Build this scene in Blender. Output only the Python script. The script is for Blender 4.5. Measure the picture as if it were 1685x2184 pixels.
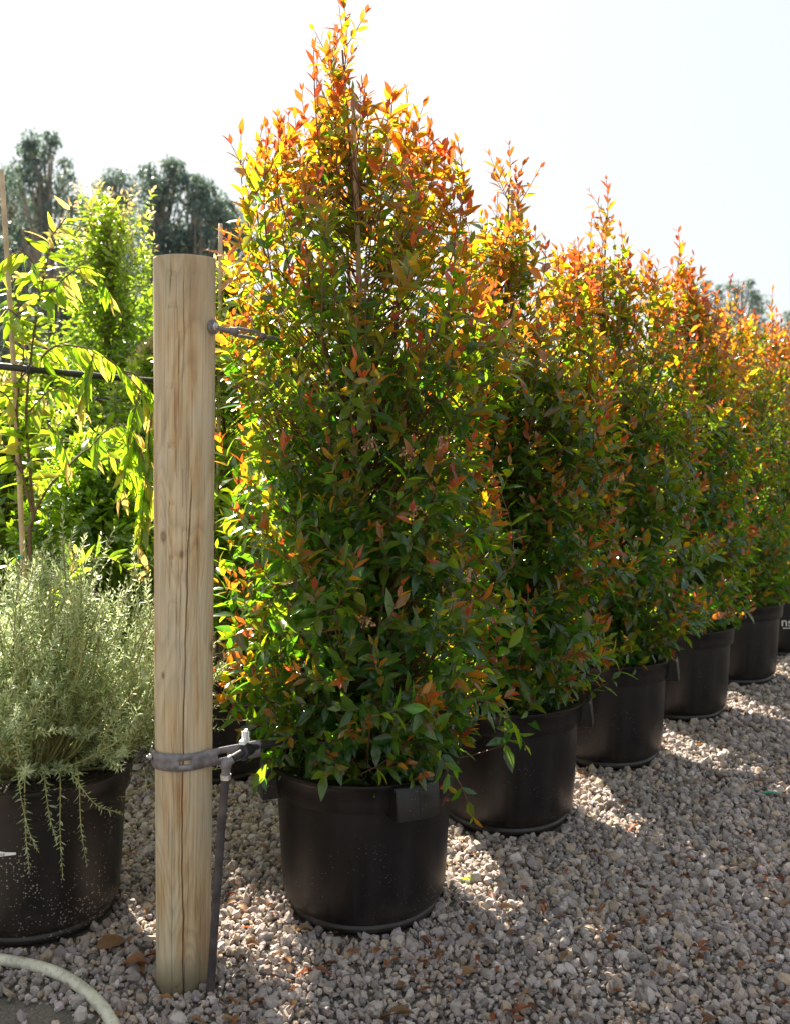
import bpy, bmesh, math, random
import numpy as np
from mathutils import Vector, Matrix, Euler

rng = np.random.default_rng(7)
random.seed(7)
sc = bpy.context.scene
for o in list(bpy.data.objects):
    bpy.data.objects.remove(o)

# ------------------------------------------------------------------ camera
EYE = 1.42
F, UC, VH = 2100.0, 842.5, 910.0          # focal length, axis and horizon in picture units of 1685 across
cam_d = bpy.data.cameras.new('camera')
cam = bpy.data.objects.new('camera', cam_d)
sc.collection.objects.link(cam)
cam.location = (0, 0, EYE)
cam.rotation_euler = (math.radians(90), 0, 0)
cam_d.sensor_fit = 'HORIZONTAL'
cam_d.sensor_width = 36
cam_d.lens = 36 * F / 1685
cam_d.shift_y = -(1092 - VH) / 1685
cam_d.clip_start = 0.05
cam_d.clip_end = 3000
cam_d.dof.use_dof = True
cam_d.dof.focus_distance = 2.85
cam_d.dof.aperture_fstop = 5.6
sc.camera = cam

# ------------------------------------------------------------------ sky and sun
SUN_AZ = math.radians(-27)                # measured from +Y towards +X: behind the plants, to the left
SUN_EL = math.radians(41)
w = bpy.data.worlds.new('World')
sc.world = w
w.use_nodes = True
nt = w.node_tree
bg = nt.nodes['Background']
sky = nt.nodes.new('ShaderNodeTexSky')
sky.sky_type = 'NISHITA'
sky.sun_disc = False
sky.sun_elevation = SUN_EL
sky.sun_rotation = SUN_AZ
sky.air_density = 1.0
sky.dust_density = 3.5
sky.ozone_density = .6
# a bright thin overcast veil evens the sky out: its range is compressed in every direction alike
gam = nt.nodes.new('ShaderNodeGamma')
gam.inputs[1].default_value = 0.15
veil = nt.nodes.new('ShaderNodeMix')
veil.data_type = 'RGBA'
veil.blend_type = 'MULTIPLY'
veil.inputs[0].default_value = 1.0
veil.inputs[7].default_value = (0.98, 1.03, 1.075, 1)
nt.links.new(sky.outputs[0], gam.inputs[0])
nt.links.new(gam.outputs[0], veil.inputs[6])
nt.links.new(veil.outputs[2], bg.inputs[0])
bg.inputs[1].default_value = 0.15
sd = bpy.data.lights.new('sun', 'SUN')
sd.energy = 4.3
sd.angle = math.radians(0.53)
sd.color = (1.0, 0.91, 0.77)
so = bpy.data.objects.new('sun', sd)
sc.collection.objects.link(so)
sdir = Vector((math.sin(SUN_AZ) * math.cos(SUN_EL), math.cos(SUN_AZ) * math.cos(SUN_EL), math.sin(SUN_EL)))
so.rotation_euler = sdir.to_track_quat('Z', 'Y').to_euler()
so.location = (-3, 8, 9)

sc.view_settings.view_transform = 'Standard'
sc.view_settings.look = 'None'
sc.view_settings.gamma = 1
sc.view_settings.use_curve_mapping = False
sc.view_settings.exposure = 2.35
sc.cycles.max_bounces = 8
sc.cycles.diffuse_bounces = 4
sc.cycles.glossy_bounces = 3
sc.cycles.transmission_bounces = 6
sc.cycles.transparent_max_bounces = 6
sc.cycles.use_denoising = True

# ------------------------------------------------------------------ helpers
COL = sc.collection


def at(u, v, Y):
    return np.array(((u - UC) / F * Y, Y, EYE - (v - VH) / F * Y))


def unit(a):
    return a / np.maximum(np.linalg.norm(a, axis=-1, keepdims=True), 1e-9)


def mesh_np(name, V, faces, mat=None, attr=None, smooth=True):
    """V (n,3); faces: list of int arrays (m,k); attr: (n,4) stored as 'tint'."""
    me = bpy.data.meshes.new(name)
    V = np.asarray(V, dtype=np.float32).reshape(-1, 3)
    faces = [np.asarray(f, dtype=np.int32) for f in faces if len(f)]
    me.vertices.add(len(V))
    me.vertices.foreach_set('co', V.ravel())
    tot = np.concatenate([np.full(len(f), f.shape[1], dtype=np.int32) for f in faces])
    idx = np.concatenate([f.ravel() for f in faces])
    start = np.concatenate([[0], np.cumsum(tot)[:-1]]).astype(np.int32)
    me.loops.add(len(idx))
    me.loops.foreach_set('vertex_index', idx)
    me.polygons.add(len(tot))
    me.polygons.foreach_set('loop_start', start)
    me.polygons.foreach_set('loop_total', tot)
    me.polygons.foreach_set('use_smooth', np.full(len(tot), smooth, dtype=bool))
    me.update(calc_edges=True)
    if attr is not None:
        a = me.attributes.new('tint', 'FLOAT_COLOR', 'POINT')
        a.data.foreach_set('color', np.asarray(attr, dtype=np.float32).ravel())
    if mat:
        me.materials.append(mat)
    return me


def link(name, me, parent=None, kind=None, label=None):
    o = bpy.data.objects.new(name, me)
    COL.objects.link(o)
    if parent:
        o.parent = parent
    if kind:
        o['kind'] = kind
    if label:
        o['label'] = label
    return o


def thing(name, label, cat, loc=(0, 0, 0), group=None):
    o = bpy.data.objects.new(name, None)
    COL.objects.link(o)
    o.location = loc
    o.empty_display_size = 0.1
    tag(o, label, cat, group)
    return o


def tag(o, label, cat, group=None):
    o['label'] = label
    o['category'] = cat
    if group:
        o['group'] = group
    return o


def tubes(P, R, n=5):
    """P (S,K,3), R (S,K) -> V, quads"""
    P = np.asarray(P, float)
    R = np.asarray(R, float)
    S, K, _ = P.shape
    T = unit(np.gradient(P, axis=1))
    m = unit(T.mean(axis=1))
    ref = np.where(np.abs(m[:, 2:3]) < 0.8, np.array([[0, 0, 1.0]]), np.array([[1.0, 0, 0]]))[:, None, :]
    A = unit(np.cross(T, np.broadcast_to(ref, T.shape)))
    B = np.cross(T, A)
    ang = np.arange(n) / n * 2 * np.pi
    V = P[:, :, None, :] + R[:, :, None, None] * (np.cos(ang)[None, None, :, None] * A[:, :, None, :]
                                                 + np.sin(ang)[None, None, :, None] * B[:, :, None, :])
    s, k, j = np.meshgrid(np.arange(S), np.arange(K - 1), np.arange(n), indexing='ij')
    i0 = (s * K + k) * n
    q = np.stack([i0 + j, i0 + (j + 1) % n, i0 + n + (j + 1) % n, i0 + n + j], -1).reshape(-1, 4)
    return V.reshape(-1, 3), q


def spline(pts, n):
    """Catmull-Rom through pts, n samples"""
    p = np.asarray(pts, float)
    p = np.vstack([2 * p[0] - p[1], p, 2 * p[-1] - p[-2]])
    t = np.linspace(0, len(p) - 3 - 1e-6, n)
    i = t.astype(int)
    f = (t - i)[:, None]
    a, b, c, d = p[i], p[i + 1], p[i + 2], p[i + 3]
    return 0.5 * (2 * b + (c - a) * f + (2 * a - 5 * b + 4 * c - d) * f ** 2 + (3 * b - a - 3 * c + d) * f ** 3)


def tube_mesh(name, pts, r, mat, n=12, seg=None, caps=True):
    p = spline(pts, seg) if seg else np.asarray(pts, float)
    r = np.full(len(p), r) if np.isscalar(r) else np.interp(np.linspace(0, 1, len(p)), np.linspace(0, 1, len(r)), r)
    if caps:
        e0 = p[0] - (p[1] - p[0]) / np.linalg.norm(p[1] - p[0]) * 1e-4
        e1 = p[-1] + (p[-1] - p[-2]) / np.linalg.norm(p[-1] - p[-2]) * 1e-4
        p = np.vstack([e0, p, e1])
        r = np.concatenate([[1e-5], r, [1e-5]])
    V, q = tubes(p[None], r[None], n)
    me = mesh_np(name, V, [q], mat)
    me.set_sharp_from_angle(angle=math.radians(50))
    return me


def join(parts):
    """list of (V, [faces]) -> V, faces"""
    Vs, Fs, off = [], [], 0
    for V, fs in parts:
        Vs.append(V)
        for f in fs:
            Fs.append(np.asarray(f) + off)
        off += len(V)
    return np.vstack(Vs), Fs


def lathe(prof, n=96):
    prof = np.asarray(prof, float)
    a = np.arange(n) / n * 2 * np.pi
    V = np.stack([prof[:, None, 0] * np.cos(a), prof[:, None, 0] * np.sin(a),
                  np.broadcast_to(prof[:, None, 1], (len(prof), n))], -1).reshape(-1, 3)
    k, j = np.meshgrid(np.arange(len(prof) - 1), np.arange(n), indexing='ij')
    q = np.stack([k * n + j, k * n + (j + 1) % n, (k + 1) * n + (j + 1) % n, (k + 1) * n + j], -1).reshape(-1, 4)
    return V, q


def box(c, s, rot=None):
    V = np.array([[x, y, z] for x in (-.5, .5) for y in (-.5, .5) for z in (-.5, .5)]) * np.asarray(s)
    if rot is not None:
        V = V @ np.array(Euler(rot).to_matrix()).T
    q = np.array([[0, 1, 3, 2], [4, 6, 7, 5], [0, 4, 5, 1], [2, 3, 7, 6], [0, 2, 6, 4], [1, 5, 7, 3]])
    return V + np.asarray(c), [q]


def bevel(o, wdt=0.003, seg=2):
    m = o.modifiers.new('bevel', 'BEVEL')
    m.width = wdt
    m.segments = seg
    m.limit_method = 'ANGLE'
    return o


# ------------------------------------------------------------------ materials
def new_mat(name):
    m = bpy.data.materials.new(name)
    m.use_nodes = True
    t = m.node_tree
    return m, t, t.nodes['Principled BSDF'], t.nodes['Material Output']


def N(t, typ, **kw):
    n = t.nodes.new(typ)
    for k, v in kw.items():
        if k in n.inputs.keys():
            n.inputs[k].default_value = v
        else:
            setattr(n, k, v)
    return n


def ramp(t, stops, fac=None, interp='LINEAR'):
    r = t.nodes.new('ShaderNodeValToRGB')
    r.color_ramp.interpolation = interp
    e = r.color_ramp.elements
    while len(e) < len(stops):
        e.new(0.5)
    for el, (p, c) in zip(e, stops):
        el.position = p
        el.color = (*c, 1) if len(c) == 3 else c
    if fac is not None:
        t.links.new(fac, r.inputs[0])
    return r


def mix(t, a, b, fac, blend='MIX'):
    m = t.nodes.new('ShaderNodeMix')
    m.data_type = 'RGBA'
    m.blend_type = blend
    for sock, v in ((m.inputs[0], fac), (m.inputs[6], a), (m.inputs[7], b)):
        if hasattr(v, 'is_output'):
            t.links.new(v, sock)
        else:
            sock.default_value = v if not isinstance(v, tuple) else (*v, 1)
    return m.outputs[2]


def math_n(t, op, a, b=0.0, clamp=False):
    m = t.nodes.new('ShaderNodeMath')
    m.operation = op
    m.use_clamp = clamp
    for sock, v in ((m.inputs[0], a), (m.inputs[1], b)):
        if hasattr(v, 'is_output'):
            t.links.new(v, sock)
        else:
            sock.default_value = v
    return m.outputs[0]


def leaf_mat(name, refl, trans, rough=0.32, spec=0.5, tfac=0.45):
    """refl / trans: colour stops over the leaf's own tint (0 mature .. 1 new growth)"""
    m, t, p, out = new_mat(name)
    at_ = N(t, 'ShaderNodeAttribute', attribute_name='tint')
    sep = N(t, 'ShaderNodeSeparateColor')
    t.links.new(at_.outputs['Color'], sep.inputs[0])
    br = math_n(t, 'MULTIPLY_ADD', sep.outputs[1], 0.7)
    br.node.inputs[2].default_value = 0.65
    rib = math_n(t, 'LESS_THAN', sep.outputs[2], 0.12)
    cr = ramp(t, refl, sep.outputs[0])
    ct = ramp(t, trans, sep.outputs[0])
    no = N(t, 'ShaderNodeTexNoise', Scale=60.0, Detail=2.0)
    tc = N(t, 'ShaderNodeTexCoord')
    t.links.new(tc.outputs['Object'], no.inputs['Vector'])
    mott = math_n(t, 'MULTIPLY_ADD', no.outputs[0], 0.5)
    mott.node.inputs[2].default_value = 0.75
    k = math_n(t, 'MULTIPLY', br, mott)
    comb = N(t, 'ShaderNodeCombineXYZ')
    for i in range(3):
        t.links.new(k, comb.inputs[i])
    cr2 = mix(t, cr.outputs[0], comb.outputs[0], 1.0, 'MULTIPLY')
    ct2 = mix(t, ct.outputs[0], comb.outputs[0], 1.0, 'MULTIPLY')
    cr3 = mix(t, cr2, (0.22, 0.2, 0.06), math_n(t, 'MULTIPLY', rib, 0.35))
    t.links.new(cr3, p.inputs['Base Color'])
    p.inputs['Roughness'].default_value = rough
    p.inputs['Specular IOR Level'].default_value = spec
    tr = N(t, 'ShaderNodeBsdfTranslucent')
    t.links.new(ct2, tr.inputs[0])
    ms = N(t, 'ShaderNodeMixShader')
    ms.inputs[0].default_value = tfac
    t.links.new(p.outputs[0], ms.inputs[1])
    t.links.new(tr.outputs[0], ms.inputs[2])
    t.links.new(ms.outputs[0], out.inputs[0])
    return m


def simple_mat(name, col, rough=0.5, metal=0.0, var=0.15, scale=20.0, bump=0.0, bscale=80.0, spec=0.5):
    m, t, p, out = new_mat(name)
    tc = N(t, 'ShaderNodeTexCoord')
    no = N(t, 'ShaderNodeTexNoise', Scale=scale, Detail=4.0)
    t.links.new(tc.outputs['Object'], no.inputs['Vector'])
    lo = tuple(c * (1 - var * 1.6) for c in col)
    hi = tuple(min(1, c * (1 + var * 1.6)) for c in col)
    r = ramp(t, [(0.3, lo), (0.7, hi)], no.outputs[0])
    t.links.new(r.outputs[0], p.inputs['Base Color'])
    p.inputs['Roughness'].default_value = rough
    p.inputs['Metallic'].default_value = metal
    p.inputs['Specular IOR Level'].default_value = spec
    if bump:
        n2 = N(t, 'ShaderNodeTexNoise', Scale=bscale, Detail=3.0)
        t.links.new(tc.outputs['Object'], n2.inputs['Vector'])
        b = N(t, 'ShaderNodeBump', Strength=bump, Distance=0.004)
        t.links.new(n2.outputs[0], b.inputs['Height'])
        t.links.new(b.outputs[0], p.inputs['Normal'])
    return m


M = {}
M['lilly'] = leaf_mat('lilly_pilly_leaf',
                      [(0.0, (.018, .066, .022)), (.30, (.055, .112, .022)), (.5, (.19, .125, .024)), (.75, (.32, .11, .028)), (1.0, (.30, .06, .035))],
                      [(0.0, (.17, .46, .010)), (.30, (.44, .56, .010)), (.5, (.78, .38, .012)), (.75, (.82, .27, .014)), (1.0, (.72, .12, .016))],
                      rough=.17, spec=.75, tfac=.5)
M['lemon'] = leaf_mat('weeping_leaf',
                      [(0.0, (.05, .11, .02)), (.6, (.09, .16, .02)), (1.0, (.30, .20, .06))],
                      [(0.0, (.25, .50, .012)), (.6, (.44, .64, .016)), (1.0, (.82, .52, .15))], rough=.26, spec=.5, tfac=.55)
M['green'] = leaf_mat('green_shrub_leaf',
                      [(0.0, (.035, .09, .018)), (.6, (.075, .15, .022)), (1.0, (.32, .20, .09))],
                      [(0.0, (.22, .52, .010)), (.6, (.52, .74, .018)), (1.0, (.88, .62, .32))], rough=.2, spec=.8, tfac=.5)
M['silver'] = leaf_mat('silver_needle_leaf',
                       [(0.0, (.28, .37, .20)), (.6, (.40, .48, .29)), (1.0, (.54, .60, .42))],
                       [(0.0, (.46, .58, .22)), (.6, (.60, .70, .33)), (1.0, (.70, .76, .46))], rough=.42, spec=.45, tfac=.5)
M['gum'] = leaf_mat('hazy_gum_leaf',  # pale blue of distance haze is mixed into the leaf colour
                    [(0.0, (.075, .125, .13)), (.6, (.10, .16, .15)), (1.0, (.20, .24, .16))],
                    [(0.0, (.10, .16, .12)), (.6, (.15, .22, .14)), (1.0, (.30, .34, .15))], rough=.42, spec=.4, tfac=.35)
M['dry'] = leaf_mat('dry_leaf',
                    [(0.0, (.26, .17, .09)), (.5, (.22, .10, .045)), (1.0, (.16, .045, .02))],
                    [(0.0, (.4, .25, .1)), (.5, (.4, .15, .05)), (1.0, (.35, .08, .03))], rough=.6, spec=.3, tfac=.25)
M['twig_red'] = simple_mat('red_twig', (.14, .05, .03), .5)
M['twig_brown'] = simple_mat('brown_twig', (.13, .075, .04), .7, scale=40)
M['twig_green'] = simple_mat('pale_green_twig', (.27, .25, .09), .6, scale=12, var=.3)
M['gum_bark'] = simple_mat('gum_bark', (.30, .25, .20), .8, scale=2)
M['bamboo'] = simple_mat('bamboo', (.50, .37, .22), .45, scale=14, var=.16)
M['black_pipe'] = simple_mat('black_poly_pipe', (.022, .022, .025), .38, scale=30)
M['grey_pipe'] = simple_mat('scuffed_poly_pipe', (.055, .045, .045), .5, scale=25, var=.35)
M['steel'] = simple_mat('galvanised_steel', (.20, .18, .185), .6, metal=.25, scale=60, var=.2)
M['bright_steel'] = simple_mat('zinc_steel', (.55, .53, .52), .35, metal=.8, scale=60, var=.1)
M['white_plastic'] = simple_mat('white_plastic', (.78, .78, .76), .4, var=.04)
M['tie_green'] = simple_mat('green_tie', (.01, .33, .17), .5)
M['print_white'] = simple_mat('white_print', (.78, .77, .74), .55, var=.04)
M['hose'] = None


def soil_mat():
    m, t, p, out = new_mat('potting_mix')
    tc = N(t, 'ShaderNodeTexCoord')
    vo = N(t, 'ShaderNodeTexVoronoi', Scale=70.0)
    t.links.new(tc.outputs['Object'], vo.inputs['Vector'])
    r = ramp(t, [(0, (.012, .008, .006)), (.6, (.05, .032, .02)), (1, (.10, .065, .04))], vo.outputs['Color'])
    t.links.new(r.outputs[0], p.inputs['Base Color'])
    p.inputs['Roughness'].default_value = .9
    b = N(t, 'ShaderNodeBump', Strength=1.0, Distance=.01)
    t.links.new(vo.outputs['Distance'], b.inputs['Height'])
    t.links.new(b.outputs[0], p.inputs['Normal'])
    return m


M['soil'] = soil_mat()


def pot_mat(name, speck):
    m, t, p, out = new_mat(name)
    tc = N(t, 'ShaderNodeTexCoord')
    base = N(t, 'ShaderNodeTexNoise', Scale=5.0, Detail=6.0, Roughness=.6)
    t.links.new(tc.outputs['Object'], base.inputs['Vector'])
    c0 = ramp(t, [(.3, (.0052, .0042, .0045)), (.75, (.0115, .009, .009))], base.outputs[0])
    # dried splashes: tiny pale specks, thicker in drifts
    vo = N(t, 'ShaderNodeTexVoronoi', Scale=210.0)
    t.links.new(tc.outputs['Object'], vo.inputs['Vector'])
    sepc = N(t, 'ShaderNodeSeparateColor')
    t.links.new(vo.outputs['Color'], sepc.inputs[0])
    drift = N(t, 'ShaderNodeTexNoise', Scale=7.0, Detail=3.0)
    t.links.new(tc.outputs['Object'], drift.inputs['Vector'])
    size = math_n(t, 'MULTIPLY', math_n(t, 'POWER', sepc.outputs[0], 6.0), .27)
    size = math_n(t, 'MULTIPLY', size, math_n(t, 'MULTIPLY', math_n(t, 'SUBTRACT', drift.outputs[0], .36, True), speck * 4))
    sp = math_n(t, 'LESS_THAN', vo.outputs['Distance'], size)
    # long faint scratches / water marks
    mp = N(t, 'ShaderNodeMapping')
    mp.inputs['Scale'].default_value = (30, 30, 2.2)
    t.links.new(tc.outputs['Object'], mp.inputs[0])
    st = N(t, 'ShaderNodeTexNoise', Scale=1.0, Detail=5.0)
    t.links.new(mp.outputs[0], st.inputs['Vector'])
    c1 = mix(t, c0.outputs[0], (.045, .037, .031), math_n(t, 'MULTIPLY', math_n(t, 'SUBTRACT', st.outputs[0], .52, True), .9))
    sz_ = N(t, 'ShaderNodeSeparateXYZ')
    t.links.new(tc.outputs['Object'], sz_.inputs[0])
    mud = math_n(t, 'SUBTRACT', math_n(t, 'MULTIPLY', base.outputs[0], 1.5), math_n(t, 'MULTIPLY_ADD', sz_.outputs[2], 5.0), True)
    mud.node.inputs[1].links[0].from_node.inputs[2].default_value = .35
    c1 = mix(t, c1, (.085, .068, .052), math_n(t, 'MULTIPLY', mud, .8, True))
    c2 = mix(t, c1, (.34, .29, .24), math_n(t, 'MULTIPLY', sp, .75))
    t.links.new(c2, p.inputs['Base Color'])
    rr = ramp(t, [(.3, (.34,) * 3), (.7, (.48,) * 3)], st.outputs[0])
    t.links.new(rr.outputs[0], p.inputs['Roughness'])
    p.inputs['Specular IOR Level'].default_value = .42
    b = N(t, 'ShaderNodeBump', Strength=.12, Distance=.003)
    t.links.new(base.outputs[0], b.inputs['Height'])
    t.links.new(b.outputs[0], p.inputs['Normal'])
    return m


M['pot'] = pot_mat('black_pot_plastic', 1.1)
M['pot_dusty'] = pot_mat('speckled_black_pot_plastic', 2.6)


def hose_mat():
    m, t, p, out = new_mat('cream_hose')
    tc = N(t, 'ShaderNodeTexCoord')
    n1 = N(t, 'ShaderNodeTexNoise', Scale=9.0, Detail=8.0, Roughness=.7)
    t.links.new(tc.outputs['Object'], n1.inputs['Vector'])
    r = ramp(t, [(.34, (.34, .31, .24)), (.48, (.60, .57, .43)), (.7, (.70, .66, .50))], n1.outputs[0])
    n2 = N(t, 'ShaderNodeTexNoise', Scale=70.0, Detail=4.0)
    t.links.new(tc.outputs['Object'], n2.inputs['Vector'])
    c = mix(t, r.outputs[0], (.12, .11, .10), math_n(t, 'MULTIPLY', math_n(t, 'SUBTRACT', n2.outputs[0], .55, True), 2.5))
    t.links.new(c, p.inputs['Base Color'])
    p.inputs['Roughness'].default_value = .5
    return m


M['hose'] = hose_mat()


def wood_mat():
    m, t, p, out = new_mat('weathered_pine')
    tc = N(t, 'ShaderNodeTexCoord')
    # growth rings: a warped ring coordinate, cut by the round face into cathedral figure
    mp = N(t, 'ShaderNodeMapping')
    mp.inputs['Scale'].default_value = (7.0, 7.0, 1.3)
    t.links.new(tc.outputs['Object'], mp.inputs[0])
    n1 = N(t, 'ShaderNodeTexNoise', Scale=1.0, Detail=1.5, Distortion=.4)
    t.links.new(mp.outputs[0], n1.inputs['Vector'])
    rings = math_n(t, 'FRACT', math_n(t, 'MULTIPLY', n1.outputs[0], 24.0))
    rc = ramp(t, [(0, (.66, .66, .66)), (.55, (1, 1, 1)), (.86, (.95, .95, .95)), (1, (.72, .72, .72))], rings)
    mp2 = N(t, 'ShaderNodeMapping')
    mp2.inputs['Scale'].default_value = (190, 190, 2.5)
    t.links.new(tc.outputs['Object'], mp2.inputs[0])
    fib = N(t, 'ShaderNodeTexNoise', Scale=1.0, Detail=4.0)
    t.links.new(mp2.outputs[0], fib.inputs['Vector'])
    mp3 = N(t, 'ShaderNodeMapping')
    mp3.inputs['Scale'].default_value = (22, 22, 3.0)
    t.links.new(tc.outputs['Object'], mp3.inputs[0])
    pat = N(t, 'ShaderNodeTexNoise', Scale=1.0, Detail=5.0, Roughness=.6)
    t.links.new(mp3.outputs[0], pat.inputs['Vector'])
    tone = ramp(t, [(.30, (.50, .43, .30)), (.46, (.57, .455, .29)), (.56, (.52, .37, .205)), (.66, (.42, .255, .13))], pat.outputs[0])
    c = mix(t, tone.outputs[0], rc.outputs[0], .62, 'MULTIPLY')
    fr = ramp(t, [(.3, (.74, .72, .70)), (.6, (1.1, 1.1, 1.1))], fib.outputs[0])
    c = mix(t, c, fr.outputs[0], .6, 'MULTIPLY')
    # grey-green weathering at the sawn top and the foot
    sx = N(t, 'ShaderNodeSeparateXYZ')
    t.links.new(tc.outputs['Object'], sx.inputs[0])
    big = N(t, 'ShaderNodeTexNoise', Scale=6.0, Detail=5.0)
    t.links.new(tc.outputs['Object'], big.inputs['Vector'])
    topw = math_n(t, 'ADD', math_n(t, 'MULTIPLY', math_n(t, 'SUBTRACT', sx.outputs[2], 1.55), 1.5), math_n(t, 'SUBTRACT', big.outputs[0], .55), True)
    c = mix(t, c, (.30, .275, .20), math_n(t, 'MULTIPLY', topw, 1.2, True))
    greyw = math_n(t, 'MULTIPLY', math_n(t, 'SUBTRACT', big.outputs[0], .47, True), 2.2, True)
    c = mix(t, c, (.48, .425, .33), greyw)
    foot = math_n(t, 'SUBTRACT', math_n(t, 'MULTIPLY', big.outputs[0], 1.2), math_n(t, 'MULTIPLY', sx.outputs[2], 6.0), True)
    c = mix(t, c, (.19, .155, .09), math_n(t, 'MULTIPLY', foot, 1.5, True))
    # knots
    a0 = -.545
    for (ku, kv, s) in ((348, 1145, .010), (389, 1182, .007), (440, 1390, .012), (347, 1442, .006), (445, 1132, .006)):
        q = at(ku, kv, 2.48)
        kx, kz = q[0] + .548, q[2]
        ky = -math.sqrt(max(1e-5, .0735 ** 2 - kx ** 2))
        vm = N(t, 'ShaderNodeVectorMath', operation='SUBTRACT')
        t.links.new(tc.outputs['Object'], vm.inputs[0])
        vm.inputs[1].default_value = (kx, ky, kz)
        v2 = N(t, 'ShaderNodeVectorMath', operation='MULTIPLY')
        t.links.new(vm.outputs[0], v2.inputs[0])
        v2.inputs[1].default_value = (1 / s, 1 / s, .6 / s)
        ln = N(t, 'ShaderNodeVectorMath', operation='LENGTH')
        t.links.new(v2.outputs[0], ln.inputs[0])
        wob = math_n(t, 'ADD', ln.outputs['Value'], math_n(t, 'MULTIPLY', fib.outputs[0], .5))
        kr = ramp(t, [(0, (.20, .13, .07)), (.18, (.30, .20, .12)), (.26, (.15, .09, .05)), (.34, (.34, .24, .14)), (.42, (.24, .15, .08)), (.5, (.42, .31, .19))],
                  math_n(t, 'DIVIDE', wob, 3.0))
        c = mix(t, kr.outputs[0], c, math_n(t, 'MULTIPLY_ADD', math_n(t, 'SUBTRACT', wob, .9, True), 1.4, True))
        c.node.inputs[0].links[0].from_node.inputs[2].default_value = 0.1
    t.links.new(c, p.inputs['Base Color'])
    p.inputs['Roughness'].default_value = .78
    p.inputs['Specular IOR Level'].default_value = .25
    b = N(t, 'ShaderNodeBump', Strength=.55, Distance=.002)
    t.links.new(fib.outputs[0], b.inputs['Height'])
    t.links.new(b.outputs[0], p.inputs['Normal'])
    return m


M['wood'] = wood_mat()


def stone_mat():
    m, t, p, out = new_mat('crushed_granite')
    at_ = N(t, 'ShaderNodeAttribute', attribute_name='tint')
    tc = N(t, 'ShaderNodeTexCoord')
    n1 = N(t, 'ShaderNodeTexNoise', Scale=300.0, Detail=3.0)
    t.links.new(tc.outputs['Object'], n1.inputs['Vector'])
    gr = ramp(t, [(.33, (.55, .53, .52)), (.5, (1, 1, 1)), (.66, (1.25, 1.22, 1.18))], n1.outputs[0])
    c = mix(t, at_.outputs['Color'], gr.outputs[0], .8, 'MULTIPLY')
    t.links.new(c, p.inputs['Base Color'])
    p.inputs['Roughness'].default_value = .8
    p.inputs['Specular IOR Level'].default_value = .3
    b = N(t, 'ShaderNodeBump', Strength=.6, Distance=.002)
    t.links.new(n1.outputs[0], b.inputs['Height'])
    t.links.new(b.outputs[0], p.inputs['Normal'])
    return m


M['stone'] = stone_mat()


def ground_mat():
    m, t, p, out = new_mat('sandy_ground')
    tc = N(t, 'ShaderNodeTexCoord')
    n1 = N(t, 'ShaderNodeTexNoise', Scale=5.0, Detail=9.0, Roughness=.7)
    t.links.new(tc.outputs['Object'], n1.inputs['Vector'])
    n2 = N(t, 'ShaderNodeTexNoise', Scale=160.0, Detail=3.0)
    t.links.new(tc.outputs['Object'], n2.inputs['Vector'])
    c = ramp(t, [(.3, (.10, .085, .065)), (.7, (.19, .16, .125))], n1.outputs[0])
    g = ramp(t, [(.35, (.6, .6, .6)), (.62, (1.1, 1.1, 1.1)), (.72, (1.9, 1.8, 1.7))], n2.outputs[0])
    c2 = mix(t, c.outputs[0], g.outputs[0], .9, 'MULTIPLY')
    t.links.new(c2, p.inputs['Base Color'])
    p.inputs['Roughness'].default_value = .95
    b = N(t, 'ShaderNodeBump', Strength=.7, Distance=.006)
    t.links.new(n2.outputs[0], b.inputs['Height'])
    t.links.new(b.outputs[0], p.inputs['Normal'])
    return m


M['ground'] = ground_mat()

# ------------------------------------------------------------------ ground
GZ = -0.016
gn = 60
gx = np.concatenate([np.linspace(-1500, -12, 8), np.linspace(-8, 9, gn), np.linspace(13, 1500, 8)])
gy = np.concatenate([np.linspace(-60, -2, 4), np.linspace(0, 16, gn), np.linspace(20, 1500, 8)])
X, Yg = np.meshgrid(gx, gy, indexing='ij')
Z = np.full_like(X, GZ) + .003 * np.sin(X * 2.1 + 1) * np.cos(Yg * 1.7)
V = np.stack([X, Yg, Z], -1).reshape(-1, 3)
i, j = np.meshgrid(np.arange(len(gx) - 1), np.arange(len(gy) - 1), indexing='ij')
b0 = i * len(gy) + j
q = np.stack([b0, b0 + len(gy), b0 + len(gy) + 1, b0 + 1], -1).reshape(-1, 4)
ground = link('ground', mesh_np('ground', V, [q], M['ground']), kind='structure')

# the row of pots runs off to the right
ROW0 = np.array([-.093, 2.97])
ROWS = np.array([.5035, .6655])
ROWN = 8
row = [ROW0 + ROWS * k for k in range(ROWN)]
LEFT_POT = np.array([-1.052, 2.90])
BACK_POT = np.array([-.76, 4.12])
POST = np.array([-.548, 2.545])

# ---- gravel
def cube_sphere():
    vs = [(x, y, z) for x in (-1, 0, 1) for y in (-1, 0, 1) for z in (-1, 0, 1) if (x, y, z) != (0, 0, 0)]
    ix = {v: k for k, v in enumerate(vs)}
    quads = []
    for ax in range(3):
        for s in (-1, 1):
            o1, o2 = [a for a in range(3) if a != ax]
            for a in (-1, 0):
                for b in (-1, 0):
                    c = []
                    for da, db in ((0, 0), (1, 0), (1, 1), (0, 1)):
                        v = [0, 0, 0]
                        v[ax] = s
                        v[o1] = a + da
                        v[o2] = b + db
                        c.append(ix[tuple(v)])
                    flip = (s == 1) == (ax != 1)
                    quads.append(c if flip else c[::-1])
    V = unit(np.array(vs, float))
    tri = []
    for a, b, c, d in quads:
        tri += [(a, b, c), (a, c, d)]
    return V, np.array(tri)


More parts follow.
